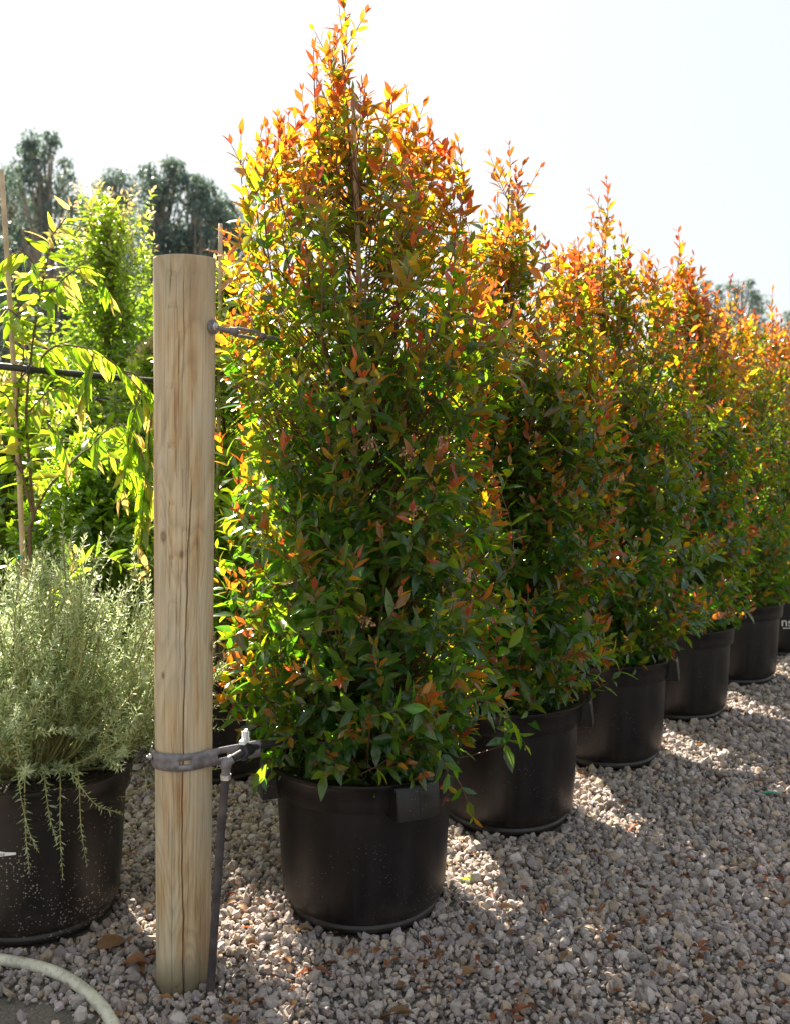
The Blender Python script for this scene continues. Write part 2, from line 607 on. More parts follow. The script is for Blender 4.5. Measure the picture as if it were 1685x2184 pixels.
def ico():
    p = (1 + 5 ** .5) / 2
    V = unit(np.array([(-1, p, 0), (1, p, 0), (-1, -p, 0), (1, -p, 0), (0, -1, p), (0, 1, p), (0, -1, -p), (0, 1, -p), (p, 0, -1), (p, 0, 1), (-p, 0, -1), (-p, 0, 1)], float))
    Fc = np.array([(0, 11, 5), (0, 5, 1), (0, 1, 7), (0, 7, 10), (0, 10, 11), (1, 5, 9), (5, 11, 4), (11, 10, 2), (10, 7, 6), (7, 1, 8),
                   (3, 9, 4), (3, 4, 2), (3, 2, 6), (3, 6, 8), (3, 8, 9), (4, 9, 5), (2, 4, 11), (6, 2, 10), (8, 6, 7), (9, 8, 1)])
    return V, Fc


def chip(V, r, lo=.42, hi=.82, n=9):
    """flatten a ball against random planes: a crushed stone"""
    V = V.copy() * r.uniform(.9, 1.1, (len(V), 1))
    for _ in range(n):
        d = unit(r.normal(size=3))
        h = r.uniform(lo, hi)
        e = V @ d - h
        V -= np.maximum(e, 0)[:, None] * d
    return V


cs, csf = cube_sphere()
ic, icf = ico()
near_shapes = [chip(cs, rng) for _ in range(16)]
far_shapes = [chip(ic, rng, .6, .95, 5) for _ in range(16)]


def rot_rand(n, r):
    qn = unit(r.normal(size=(n, 4)))
    a, b, c, d = qn.T
    return np.stack([np.stack([1 - 2 * (c * c + d * d), 2 * (b * c - a * d), 2 * (b * d + a * c)], -1),
                     np.stack([2 * (b * c + a * d), 1 - 2 * (b * b + d * d), 2 * (c * d - a * b)], -1),
                     np.stack([2 * (b * d - a * c), 2 * (c * d + a * b), 1 - 2 * (b * b + c * c)], -1)], 1)


STEP = .0165
yy, pts = 2.05, []
while yy < 7.8:
    st = STEP * (1.0 if yy < 3.4 else 1.0 + (yy - 3.4) * .22)
    half0, half1 = -.40 * yy - .12, .40 * yy + .15
    xs = np.arange(half0, half1, st)
    pts.append(np.stack([xs + rng.uniform(-.5, .5, len(xs)) * st, yy + rng.uniform(-.5, .5, len(xs)) * st, np.full(len(xs), st)], -1))
    yy += st
pts = np.vstack(pts)
keep = np.ones(len(pts), bool)
for c, rr in [(p, .222) for p in row] + [(LEFT_POT, .222), (BACK_POT, .222), (POST, .07)]:
    keep &= np.hypot(pts[:, 0] - c[0], pts[:, 1] - c[1]) > rr
pts = pts[keep]
# bare dirt in the near left corner, thinning gravel beside it
edge = pts[:, 0] - (-.66 - (pts[:, 1] - 2.345) * 1.9) + .05 * np.sin(pts[:, 1] * 23) 
pk = np.clip((edge + .16) / .2, .10, 1)
thin = rng.uniform(size=len(pts)) < pk
pts = pts[thin]
ns = len(pts)
size = np.clip(rng.lognormal(math.log(.0110), .35, ns), .0055, .024) * np.sqrt(pts[:, 2] / STEP)
zc = GZ + size * .42 + rng.uniform(-.002, .007, ns)
stretch = rng.uniform(.72, 1.28, (ns, 3))
stretch[:, 2] *= .72
rots = rot_rand(ns, rng)
pal = np.array([(.40, .36, .32), (.45, .40, .34), (.34, .315, .285), (.43, .36, .29), (.48, .44, .39), (.38, .33, .31), (.29, .26, .23), (.47, .38, .27)])
scol = pal[rng.integers(0, len(pal), ns)] * np.array([.95, .90, .915]) * rng.uniform(.6, 1.2, (ns, 1))
centre = np.stack([pts[:, 0], pts[:, 1], zc], -1)
px = UC + centre[:, 0] / centre[:, 1] * F
py = VH + (EYE - centre[:, 2]) / centre[:, 1] * F
inframe = (px > 8) & (px < 1677) & (py < 2178)
show = np.where(inframe & (centre[:, 1] < 2.9), size / centre[:, 1], 0)
best = np.zeros(ns, bool)
best[np.argsort(-show)[:300]] = True
shape_i = rng.integers(0, 16, ns)


def stones(idx, shapes, faces):
    Vs, Fs, Cs, off = [], [], [], 0
    for k in range(16):
        ii = idx[shape_i[idx] == k]
        if not len(ii):
            continue
        T = shapes[k]
        v = np.einsum('nij,nvj->nvi', rots[ii], T[None] * stretch[ii][:, None, :] * size[ii][:, None, None]) + centre[ii][:, None, :]
        Vs.append(v.reshape(-1, 3))
        Fs.append((faces[None] + (off + np.arange(len(ii)) * len(T))[:, None, None]).reshape(-1, 3))
        Cs.append(np.repeat(np.hstack([scol[ii], np.ones((len(ii), 1))]), len(T), 0))
        off += len(ii) * len(T)
    return np.vstack(Vs), np.vstack(Fs), np.vstack(Cs)


near = np.where((centre[:, 1] < 2.72) & ~best)[0]
far = np.where((centre[:, 1] >= 2.72) & ~best)[0]
Va, Fa, Ca = stones(near, near_shapes, csf)
Vb, Fb, Cb = stones(far, far_shapes, icf)
gravel = link('gravel', mesh_np('gravel', np.vstack([Va, Vb]), [np.vstack([Fa, Fb + len(Va)])], M['stone'], np.vstack([Ca, Cb]), smooth=False), kind='stuff',
              label='grey and beige crushed gravel covering the ground under the pots')
protos = []
for k in range(32):
    c = pal[k % len(pal)] * np.array([.95, .90, .915]) * (.85 + .3 * (k % 5) / 4)
    protos.append(mesh_np('stone', near_shapes[k % 16], [csf], M['stone'], np.tile([*c, 1], (26, 1)), smooth=False))
for ii in np.where(best)[0]:
    o = link('stone', protos[int(rng.integers(0, 32))], ground)
    mm = np.eye(4)
    mm[:3, :3] = rots[ii] @ np.diag(stretch[ii] * size[ii])
    mm[:3, 3] = centre[ii]
    o.matrix_local = Matrix(mm.tolist())

# ------------------------------------------------------------------ leaves
def leaf_template(rows, widths, fold=.22, curl=.10, wave=0.0):
    """leaf along +Y, length 1, widths = half widths relative to length"""
    V = [(0, 0, 0)]
    B = [0.0]
    for tt, ww in zip(rows, widths):
        zc_ = -curl * (tt ** 2) + curl * .25 * tt
        wv = wave * math.sin(tt * 9)
        V += [(-ww, tt, zc_ + fold * ww + wv), (0, tt, zc_), (ww, tt, zc_ + fold * ww - wv)]
        B += [1, 0, 1]
    V.append((0, 1, -curl * .75))
    B.append(0)
    Fc = [(0, 2, 1), (0, 3, 2)]
    for k in range(len(rows) - 1):
        a = 1 + 3 * k
        Fc += [(a, a + 1, a + 4), (a, a + 4, a + 3), (a + 1, a + 2, a + 5), (a + 1, a + 5, a + 4)]
    a = 1 + 3 * (len(rows) - 1)
    e = len(V) - 1
    Fc += [(a, a + 1, e), (a + 1, a + 2, e)]
    return np.array(V, float), np.array(Fc), np.array(B)


def frames(d, nrm):
    """columns: across, along, normal"""
    d = unit(d)
    x = unit(np.cross(d, nrm))
    n = np.cross(x, d)
    return np.stack([x, d, n], -1)


def leaves_mesh(tmpl, pos, Rm, L, tint, bri):
    T, Fc, B = tmpl
    n, k = len(pos), len(T)
    V = np.einsum('nij,nvj->nvi', Rm * L[:, None, None], np.broadcast_to(T, (n, k, 3))) + pos[:, None, :]
    Fx = (Fc[None] + (np.arange(n) * k)[:, None, None]).reshape(-1, 3)
    C = np.empty((n, k, 4), np.float32)
    C[:, :, 0] = tint[:, None]
    C[:, :, 1] = bri[:, None]
    C[:, :, 2] = B[None]
    C[:, :, 3] = 1
    return V.reshape(-1, 3), Fx, C.reshape(-1, 4)


LILLY_HI = leaf_template([.17, .46, .78], [.11, .195, .11], .28, .16)
LILLY_LO = leaf_template([.25, .62], [.155, .19], .28, .16)
LEMON = leaf_template([.12, .32, .56, .8], [.07, .125, .115, .06], .25, .30, .012)
SMALL = leaf_template([.25, .62], [.15, .16], .3, .2)
OVAL = leaf_template([.15, .38, .62, .84], [.12, .20, .185, .09], .25, .18, .01)
NEEDLE = (np.array([(0, 0, 0), (-.11, .45, .03), (.11, .45, .03), (0, 1, -.08)], float), np.array([(0, 2, 1), (1, 2, 3)]), np.array([0, 1, 1, 0.]))
GUM = (np.array([(0, 0, 0), (-.17, .45, .02), (.17, .45, .02), (0, 1, -.1)], float), np.array([(0, 2, 1), (1, 2, 3)]), np.array([0, 1, 1, 0.]))
LEAF_FAR = leaf_template([.42], [.19], .28, .16)
DRY = leaf_template([.1, .3, .5, .7, .88], [.09, .19, .21, .16, .07], .7, .35, .05)

leaf_protos = {}


def leaf_proto(tmpl, key, mat, tq, bq):
    k = (key, tq, bq)
    if k not in leaf_protos:
        V, Fx, C = leaves_mesh(tmpl, np.zeros((1, 3)), np.eye(3)[None], np.ones(1), np.array([tq / 9.0]), np.array([bq / 2.0]))
        leaf_protos[k] = mesh_np('leaf', V, [Fx], mat, C)
    return leaf_protos[k]


def add_foliage(root, origin, tmpl, key, mat, pos, Rm, L, tint, bri, single=300):
    """300 leaves that show largest become parts named leaf; the rest one stuff part"""
    n = len(pos)
    pick = np.zeros(n, bool)
    if single:
        wpos = pos + np.asarray(origin)
        mid = wpos + Rm[:, :, 1] * L[:, None] * .5
        u = UC + mid[:, 0] / mid[:, 1] * F
        v = VH + (EYE - mid[:, 2]) / mid[:, 1] * F
        view = unit(mid - np.array([0, 0, EYE]))
        face = np.abs(np.einsum('ni,ni->n', Rm[:, :, 2], view))
        area = (L / mid[:, 1]) ** 2 * (face + .02)
        ok = (u > 4) & (u < 1681) & (v > 4) & (v < 2180)
        order = np.argsort(mid[:, 1])
        seen, vis = set(), []
        for ii in order:
            if not ok[ii]:
                continue
            cell = (int(u[ii] // 18), int(v[ii] // 18))
            if cell in seen:
                continue
            seen.add(cell)
            vis.append(ii)
        vis = np.array(vis, int)
        if len(vis):
            vis = vis[np.argsort(-area[vis])][:single]
            pick[vis] = True
    tq = np.clip(np.round(tint * 9), 0, 9).astype(int)
    bq = np.clip(np.round(bri * 2), 0, 2).astype(int)
    for ii in np.where(pick)[0]:
        o = bpy.data.objects.new('leaf', leaf_proto(tmpl, key, mat, int(tq[ii]), int(bq[ii])))
        COL.objects.link(o)
        o.parent = root
        mm = np.eye(4)
        mm[:3, :3] = Rm[ii] * L[ii]
        mm[:3, 3] = pos[ii]
        o.matrix_local = Matrix(mm.tolist())
    r = ~pick
    if r.any():
        V, Fx, C = leaves_mesh(tmpl, pos[r], Rm[r], L[r], tint[r], bri[r])
        link('foliage', mesh_np('foliage', V, [Fx], mat, C), root, kind='stuff')


def shoot_leaves(P, r, spread=.9, n_per=2, L=.055, Lvar=.2, tipscale=.5, droop=.25, skip=1, tints=None, up_bias=.3):
    """P (S,K,3) node paths -> leaf arrays; opposite pairs turning by a right angle at each node"""
    S, K, _ = P.shape
    T = unit(np.gradient(P, axis=1))
    ref = unit(r.normal(size=(S, 1, 3)))
    A = unit(np.cross(T, np.broadcast_to(ref, T.shape)))
    B = np.cross(T, A)
    ks = np.arange(skip, K)
    out = []
    for jj in range(n_per):
        ang = ks * (math.pi / 2 if n_per == 2 else math.pi / n_per) + jj * 2 * math.pi / n_per
        ang = ang[None] + r.normal(size=(S, len(ks))) * .3
        side = np.cos(ang)[..., None] * A[:, ks] + np.sin(ang)[..., None] * B[:, ks]
        fr = ks / (K - 1)
        sp = spread * (1.1 - .65 * fr ** 3)[None] + r.normal(size=(S, len(ks))) * .18
        d = np.cos(sp)[..., None] * T[:, ks] + np.sin(sp)[..., None] * side
        d = d + np.array([0, 0, -1]) * (droop * (1.1 - fr))[None, :, None]
        nrm = T[:, ks] * .8 + np.array([0, 0, 1]) * up_bias + r.normal(size=d.shape) * .3
        ln = L * (1 - (1 - tipscale) * fr ** 4)[None] * np.exp(r.normal(size=(S, len(ks))) * Lvar)
        sidx = np.broadcast_to(np.arange(S)[:, None], (S, len(ks)))
        frr = np.broadcast_to(fr[None], (S, len(ks)))
        out.append((P[:, ks].reshape(-1, 3), d.reshape(-1, 3), nrm.reshape(-1, 3), ln.ravel(), sidx.ravel(), frr.ravel()))
    pos, d, nrm, ln, sidx, fr = [np.concatenate(a) for a in zip(*out)]
    return pos, frames(d, nrm), ln, sidx, fr


def smooth_noise(phi, z, seed):
    r = np.random.default_rng(seed)
    s = 0
    for k in range(6):
        s = s + math.sin(k + 1) * .0 + np.sin(phi * r.integers(1, 5) + z * r.uniform(2, 9) + r.uniform(0, 6.3)) / 6
    return s


def cone_shrub(origin, H, Rmax, seed, S=700, base=.05, hi=True, leaf=.063, leaders=22, gap=None, extra=None, slim=False, lean=0.0):
    """conical multi-stemmed shrub in local coordinates: shoots near the envelope, wood behind them"""
    r = np.random.default_rng(seed)
    tk = [0, .05, .12, .25, .60, .74, .84, .92, .97, 1.0]
    rk = [.74, .92, 1.0, 1.03, 1.02, .99, .88, .71, .52, .32]
    if slim:
        rk = [.74, .92, 1.0, 1.04, 1.03, .97, .83, .66, .48, .30]
    tt = r.uniform(0, 1, S)
    tt = np.where(tt > .72, np.where(r.uniform(size=S) < (.55 if slim else .4), r.uniform(0, .72, S), tt), tt)
    phi = r.uniform(0, 2 * np.pi, S)
    z = base + tt * (H - base) * .87
    env = np.interp(tt, tk, rk) * Rmax * (1 + .26 * smooth_noise(phi, z * 3, seed + 5))
    rho = 1 - .75 * r.uniform(size=S) ** 1.7
    out = np.stack([np.cos(phi), np.sin(phi), np.zeros(S)], -1)
    tip = out * (env * rho)[:, None]
    tip[:, 2] = z
    upw = np.interp(tt, [0, .08, .2, .5, .75, 1], [.0, .3, .55, .8, 1.5, 2.6])
    d = unit(out * .85 + np.array([0, 0, 1]) * upw[:, None] + r.normal(size=(S, 3)) * .33)
    Ls = r.uniform(.13, .27, S)
    K = 7
    f = np.linspace(0, 1, K)[None, :, None]
    bend = (out * .10 - np.array([0, 0, .06])) * Ls[:, None]
    P = tip[:, None, :] - d[:, None, :] * (1 - f) * Ls[:, None, None] + bend[:, None, :] * (4 * f * (1 - f))
    P[:, :, 2] = np.where(np.hypot(P[:, :, 0], P[:, :, 1]) < .27, np.maximum(P[:, :, 2], .015), P[:, :, 2])
    # leaders that stand clear of the top
    nl = leaders
    la = r.uniform(0, 2 * np.pi, nl)
    lr = r.uniform(.12, .88, nl) * Rmax
    lr[0] = .01
    lz = H * (1 - (.34 if slim else .25) * (lr / Rmax) ** (1.0 if slim else 1.3) - r.uniform(.0, .09, nl))
    lz[0] = H
    lt = np.stack([np.cos(la) * lr, np.sin(la) * lr, lz], -1)
    lt[:, 0] += lean * np.clip((lz / H - .6) / .35, 0, 1)
    P[:, :, 0] += lean * np.clip((P[:, :, 2] / H - .6) / .4, 0, 1)
    ll = r.uniform(.34, .52, nl)
    lb = lt - np.stack([np.cos(la) * .05, np.sin(la) * .05, ll], -1) + r.normal(size=(nl, 3)) * .02
    KL = 11
    fl = np.linspace(0, 1, KL)[None, :, None]
    PL = lb[:, None] * (1 - fl) + lt[:, None] * fl + (np.stack([np.cos(la), np.sin(la), 0 * la], -1) * .025)[:, None] * (4 * fl * (1 - fl))
    # side shoots on the leaders
    sl, li = [], []
    for k in range(nl):
        for _ in range(4):
            i0 = int(r.integers(1, 8))
            aa = r.uniform(0, 2 * np.pi)
            dd = unit(np.array([math.cos(aa) * .7, math.sin(aa) * .7, 1.0]))
            ln = r.uniform(.08, .17)
            sl.append(PL[k, i0][None] + dd[None] * ln * np.linspace(0, 1, 5)[:, None] + np.array([0, 0, .012]) * np.linspace(0, 1, 5)[:, None] ** 2)
    PS = np.array(sl)
    if extra is not None:
        P = np.concatenate([P, extra])
        tt = np.concatenate([tt, np.full(len(extra), .12)])
        rho = np.concatenate([rho, np.ones(len(extra))])
        S = len(P)
    c_ = shoot_leaves(PS, r, spread=.8, L=leaf * .82, droop=.0, tipscale=.6)
    a = shoot_leaves(P, r, spread=.95, L=leaf, droop=.28)
    b = shoot_leaves(PL, r, spread=.75, L=leaf * .85, droop=.0, tipscale=.6)
    b = tuple(np.concatenate([x, y]) for x, y in zip(b, (c_[0], c_[1], c_[2], c_[3] // 4, c_[4])))
    tA, tB = tt[a[3]], np.clip(b[0][:, 2] / H, 0, 1)
    shell = np.concatenate([rho[a[3]], np.ones(len(b[3]))])
    pos = np.concatenate([a[0], b[0]])
    Rm = np.concatenate([a[1], b[1]])
    L = np.concatenate([a[2], b[2]])
    fr = np.concatenate([a[4], b[4]])
    th = np.concatenate([tA, tB])
    flush = np.concatenate([r.uniform(size=S)[a[3]], r.uniform(size=nl)[b[3]]])
    # new growth: most of the top, and the tips of some shoots lower down
    top = np.interp(th, [0, .35, .6, .75, .88, 1], [-.02, .03, .11, .27, .42, .54])
    tipr = np.where(flush > .45, .98, .28) * np.clip((fr - .55) / .45, 0, 1) ** 1.2 * np.clip((shell - .55) / .3, 0, 1)
    tint = np.clip(top * (.10 + 1.05 * shell ** 1.6) + tipr + .06 + r.normal(size=len(th)) * .15, 0, 1)
    bri = np.clip(r.normal(.5, .22, len(th)), 0, 1)
    if gap is not None:
        mid = pos + np.asarray(origin) + Rm[:, :, 1] * L[:, None] * .5
        gu, gv = UC + mid[:, 0] / mid[:, 1] * F, VH + (EYE - mid[:, 2]) / mid[:, 1] * F
        inside = (gu > gap[0]) & (gu < gap[2]) & (gv > gap[1]) & (gv < gap[3]) & (mid[:, 1] < gap[4]) & (r.uniform(size=len(pos)) < .9)
        pos, Rm, L, tint, bri = [x[~inside] for x in (pos, Rm, L, tint, bri)]
    # wood
    parts = []
    trunk = np.stack([[0, 0, 0], [.01, .008, H * .3], [-.008, .01, H * .6], [lt[0, 0], lt[0, 1], H * .93]])
    tp = spline(trunk, 14)
    V1, q1 = tubes(tp[None], np.linspace(.014, .003, 14)[None], 8)
    parts.append((V1, [q1]))
    nm = 16
    ma = np.arange(nm) * 2.4 + r.uniform(-.4, .4, nm)
    mz0 = r.uniform(.02, .45, nm) * H
    mz1 = np.minimum(mz0 + r.uniform(.3, .45, nm) * H, H * .74)
    mr = np.interp(mz1 / H, tk, rk) * Rmax * r.uniform(.5, .8, nm)
    fm = np.linspace(0, 1, 8)[None, :, None]
    o_ = np.stack([np.cos(ma), np.sin(ma), 0 * ma], -1)[:, None]
    PM = o_ * (mr[:, None, None] * fm ** .8) + np.array([0, 0, 1]) * (mz0[:, None, None] + (mz1 - mz0)[:, None, None] * fm ** 1.15)
    V2, q2 = tubes(PM, np.linspace(.007, .0025, 8)[None] * np.ones((nm, 1)), 5)
    parts.append((V2, [q2]))
    wood = join(parts)
    # twigs carry each shoot back to the inner wood
    inner = P[:, 0] * np.array([.12, .12, 1]) - np.array([0, 0, 1]) * (np.hypot(P[:, 0, 0], P[:, 0, 1]) * .75)[:, None]
    inner[:, 2] = np.maximum(inner[:, 2], .0)
    f4 = np.linspace(0, 1, 5)[None, :, None]
    PT = inner[:, None] * (1 - f4) + P[:, :1] * f4 - np.array([0, 0, .02]) * (4 * f4 * (1 - f4))
    V3, q3 = tubes(PT, np.linspace(.003, .0017, 5)[None] * np.ones((S, 1)), 3)
    V4, q4 = tubes(P, np.linspace(.0017, .0009, K)[None] * np.ones((S, 1)), 3)
    V5, q5 = tubes(PL, np.linspace(.0026, .0011, KL)[None] * np.ones((nl, 1)), 4)
    V6, q6 = tubes(PS, np.linspace(.0016, .0009, 5)[None] * np.ones((len(PS), 1)), 3)
    twigs = join([(V3, [q3]), (V4, [q4]), (V5, [q5]), (V6, [q6])])
    return (pos, Rm, L, tint, bri), wood, twigs


# ------------------------------------------------------------------ pots
def text_on_round(s, size_, rad, phi, z0, parent, mat, name='printed_lettering'):
    cu = bpy.data.curves.new('lettering', 'FONT')
    cu.body = s
    cu.size = size_
    cu.align_x = 'CENTER'
    cu.fill_mode = 'BOTH'
    cu.extrude = 0.0
    to = bpy.data.objects.new('lettering', cu)
    COL.objects.link(to)
    bpy.context.view_layer.update()
    ev = to.evaluated_get(bpy.context.evaluated_depsgraph_get())
    me = bpy.data.meshes.new_from_object(ev)
    bpy.data.objects.remove(to)
    for v in me.vertices:
        a = phi + v.co.x / rad
        zz = z0 + v.co.y
        rr = rad + .0008
        v.co = (rr * math.sin(a), -rr * math.cos(a), zz)
    me.materials.clear()
    me.materials.append(mat)
    return link(name, me, parent)


def lug_block(phi, half=.27, rin=.252, rout=.306, z0=.340, z1=.434):
    """moulded grip: a shallow trapezoid block standing off the collar"""
    parts = []
    n = 6
    V = []
    for k in range(n + 1):
        f = -1 + 2 * k / n
        for (rr, z, sh) in ((rin, z0 + .004, 1.0), (rout, z0, .82), (rout - .006, z1 - .012, .84), (rout - .012, z1, .86), (rin, z1 + .001, 1.0)):
            a = phi + f * half * sh
            V.append((rr * math.sin(a), -rr * math.cos(a), z))
    q = []
    for k in range(n):
        for m_ in range(4):
            a = k * 5 + m_
            q.append((a, a + 5, a + 6, a + 1))
        q.append((k * 5 + 4, k * 5 + 9, k * 5 + 5, k * 5))
    mid = len(V)
    for rr, z in ((rout + .0005, z0 + .001), (rout - .0055, z1 - .013)):
        for da, dr in ((-.012, -.002), (0, .0022), (.012, -.002)):
            V.append(((rr + dr) * math.sin(phi + da), -(rr + dr) * math.cos(phi + da), z))
    rib = [(mid, mid + 1, mid + 4, mid + 3), (mid + 1, mid + 2, mid + 5, mid + 4)]
    q += rib
    pent = [(0, 1, 2, 3, 4), tuple(n * 5 + x for x in (4, 3, 2, 1, 0))]
    return np.array(V), [np.array(q), np.array(pent)]


body_prof = [(0, .004), (.205, .004), (.211, 0), (.214, .004), (.215, .018), (.211, .021), (.212, .026), (.221, .030), (.229, .040), (.234, .058),
             (.238, .10), (.2435, .20), (.249, .30), (.2515, .362), (.2515, .385)]
collar_prof = [(.2500, .362), (.2610, .3545), (.2645, .3555), (.2660, .362), (.2690, .385), (.2705, .418), (.2750, .4235), (.2785, .430), (.2780, .4365), (.2720, .4385), (.2600, .437),
               (.2580, .430), (.2540, .385), (.2500, .384)]
soil_prof = [(.0, .415), (.10, .412), (.2, .405), (.251, .398)]
seam_prof = [(.2158, .0105), (.2166, .0125), (.2158, .0145)]


def make_pot(loc, label, lugs, mat=None, group='black nursery pots standing in the row', rot=0):
    mat = mat or M['pot']
    t = thing('plant_pot', label, 'pot', (loc[0], loc[1], 0), group)
    V, q = lathe(body_prof, 112)
    me = mesh_np('body', V, [q], mat)
    link('body', me, t)
    V, q = lathe(collar_prof, 112)
    me = mesh_np('collar', V, [q], mat)
    me.set_sharp_from_angle(angle=math.radians(55))
    link('collar', me, t)
    V, q = lathe(seam_prof, 96)
    link('base_ring', mesh_np('base_ring', V, [q], mat), t)
    V, q = lathe(soil_prof, 48)
    rr = np.random.default_rng(3)
    V[:, 2] += rr.normal(size=len(V)) * .004
    link('soil', mesh_np('soil', V, [q], M['soil']), t)
    t.scale = (1.035, 1.035, 1.0)
    for a in lugs:
        V, fs = lug_block(a)
        me = mesh_np('handle', V, fs, mat)
        me.set_sharp_from_angle(angle=math.radians(25))
        o = link('handle', me, t)
        bevel(o, .003, 2)
    return t


R_ = math.radians
pot_labels = [
    'front black plastic pot with moulded grips, right of the wooden post',
    'black pot just behind the front one, under the second shrub',
    'black pot with a grip on its right rim, third along the row',
    'black pot with brownish sheen, fourth along the row',
    'black pot fifth along the row, near the right edge',
    'far black pot with white lettering, cut by the right edge',
]
pot_lugs = [(R_(31), R_(-78), R_(155)), (R_(82), R_(-40), R_(200)), (R_(76), R_(-44), R_(196)), (R_(120), R_(0 - 100), R_(240 - 90)), (R_(140), R_(-110)), (R_(140), R_(-100))]
pots = [make_pot(row[k], pot_labels[k], pot_lugs[k]) for k in range(6)]
text_on_round('ns', .078, .2500, R_(-4.5), .195, pots[5], M['print_white'])
V = []
lp = make_pot(LEFT_POT, 'black pot spattered with pale specks, cut by the left edge beside the hose', (), M['pot_dusty'], None)
lp.scale = (1, 1, 1)
bp = make_pot(BACK_POT, 'shaded black pot behind the wooden post with a white letter on it', (R_(170), R_(-80)), M['pot'], None)
text_on_round('A', .030, .2420, R_(15.5), .075, bp, M['print_white'])


# torn white print on the left pot
def round_patch(poly, rad, parent, mat, name):
    # poly in (arc metres, z); subdivided strip so that it follows the curve
    poly = np.array(poly)
    xs = np.unique(np.concatenate([np.linspace(poly[:, 0].min(), poly[:, 0].max(), 24), poly[:, 0]]))
    half = len(poly) // 2
    up, lo = poly[:half], poly[half:][::-1]
    zu = np.interp(xs, up[:, 0], up[:, 1])
    zl = np.interp(xs, lo[:, 0], lo[:, 1])
    Vv = []
    for x, a, b in zip(xs, zu, zl):
        for z in (a, b):
            rr = np.interp(z, [.058, .20, .362], [.234, .2435, .2515]) + .0009
            Vv.append((rr * math.sin(x / rad), -rr * math.cos(x / rad), z))
    qs = [(2 * k, 2 * k + 1, 2 * k + 3, 2 * k + 2) for k in range(len(xs) - 1)]
    return link(name, mesh_np(name, np.array(Vv), [np.array(qs)], mat), parent)


def arc_x(u):
    return .25 * (math.asin(max(-.98, min(.98, (u - 80) / 183.0))) + .348)


round_patch([(-.042, .184), (0, .184), (.05, .184), (.05, .179), (0, .179), (-.042, .179)], .25, pots[5], M['print_white'], 'label_print')
zt = lambda v: EYE - (v - VH) / F * 2.66
round_patch([(arc_x(-70), zt(1806)), (arc_x(-10), zt(1812)), (arc_x(8), zt(1814)), (arc_x(20), zt(1816)), (arc_x(39), zt(1817)),
             (arc_x(39), zt(1822)), (arc_x(20), zt(1824)), (arc_x(8), zt(1826)), (arc_x(-4), zt(1827)), (arc_x(-70), zt(1836))], .25, lp, M['print_white'], 'label_print')
text_on_round('WE', .011, .2512, arc_x(14) / .25, zt(1823.5), lp, M['black_pipe'])

# ------------------------------------------------------------------ lilly pilly row
heights = [2.72, 2.46, 2.50, 2.40, 2.27, 2.29, 2.25, 2.20]
lilly_labels = [
    'tallest cone shaped shrub with orange new growth, in the front pot by the post',
    'orange tipped cone shaped shrub second along the row, just right of the tallest',
    'third shrub along the row, with a long thin leader against the sky',
    'fourth shrub along the row, orange tipped, above a brownish pot',
    'fifth shrub along the row, before the distant gum trees',
    'sixth shrub along the row, at the right edge above the lettered pot',
    'seventh shrub along the row, mostly hidden at the right edge',
    'farthest shrub of the row, barely showing at the right edge',
]
SOIL = .405
def sprig(pix, org):
    return spline([at(u, v, Y) - np.asarray(org) for u, v, Y in pix], 7)


for k in range(ROWN):
    org = (row[k][0], row[k][1], SOIL)
    if k >= 6:
        org = (row[k][0], row[k][1], GZ + .38)
    rad = [.42, .405, .43, .385, .41, .40, .40, .40][k]
    fol, wood, twigs = cone_shrub(org, heights[k] - org[2], rad, 40 + k, S=[1170, 1020, 900, 820, 720, 620, 500, 420][k], hi=k < 2,
                                  slim=k > 0, lean=-.075 if k == 0 else 0.0, gap=(738, 225, 778, 455, 2.93) if k == 0 else None,
                                  extra=np.array([sprig(x, org) for x in (
                                      [(880, 1560, 2.75), (940, 1610, 2.66), (985, 1680, 2.64), (1008, 1742, 2.65)],
                                      [(880, 1590, 2.75), (930, 1610, 2.68), (955, 1650, 2.67), (950, 1700, 2.68)],
                                      [(640, 1590, 2.75), (600, 1600, 2.70), (570, 1630, 2.70), (550, 1670, 2.71)],
                                      [(980, 1480, 2.75), (1040, 1500, 2.72), (1090, 1540, 2.72), (1120, 1590, 2.73)])]) if k == 0 else None)
    t = thing('lilly_pilly_shrub', lilly_labels[k], 'shrub', org, 'cone shaped shrubs growing in the row of pots')
    link('trunk', mesh_np('trunk', wood[0], wood[1], M['twig_brown']), t)
    link('twigs', mesh_np('twigs', twigs[0], twigs[1], M['twig_red']), t, kind='stuff')
    add_foliage(t, org, LILLY_HI if k < 2 else (LILLY_LO if k < 4 else LEAF_FAR), 'lilly' + str(min(k, 4) // 2), M['lilly'], *fol)

M['bud'] = simple_mat('peach_flower_bud', (.36, .19, .10), .5)
front = next(o for o in bpy.data.objects if o.name == 'lilly_pilly_shrub')
rb = np.random.default_rng(8)
for (u, v, Y) in ((795, 945, 2.62), (935, 945, 2.60), (890, 1090, 2.60), (865, 968, 2.62), (780, 1330, 2.60), (1005, 1225, 2.62)):
    parts = []
    for _ in range(14):
        c = at(u, v, Y) - np.array(front.location) + rb.normal(size=3) * .012
        parts.append((ic * rb.uniform(.0025, .0045) + c, [icf]))
        V_, q_ = tubes(np.array([[c, c + (at(u, v - 14, Y + .02) - np.array(front.location) - c) * .8]]), np.full((1, 2), .0007), 3)
        parts.append((V_, [q_]))
    V_, f_ = join(parts)
    link('bud_cluster', mesh_np('bud_cluster', V_, f_, M['bud']), front, kind='stuff')

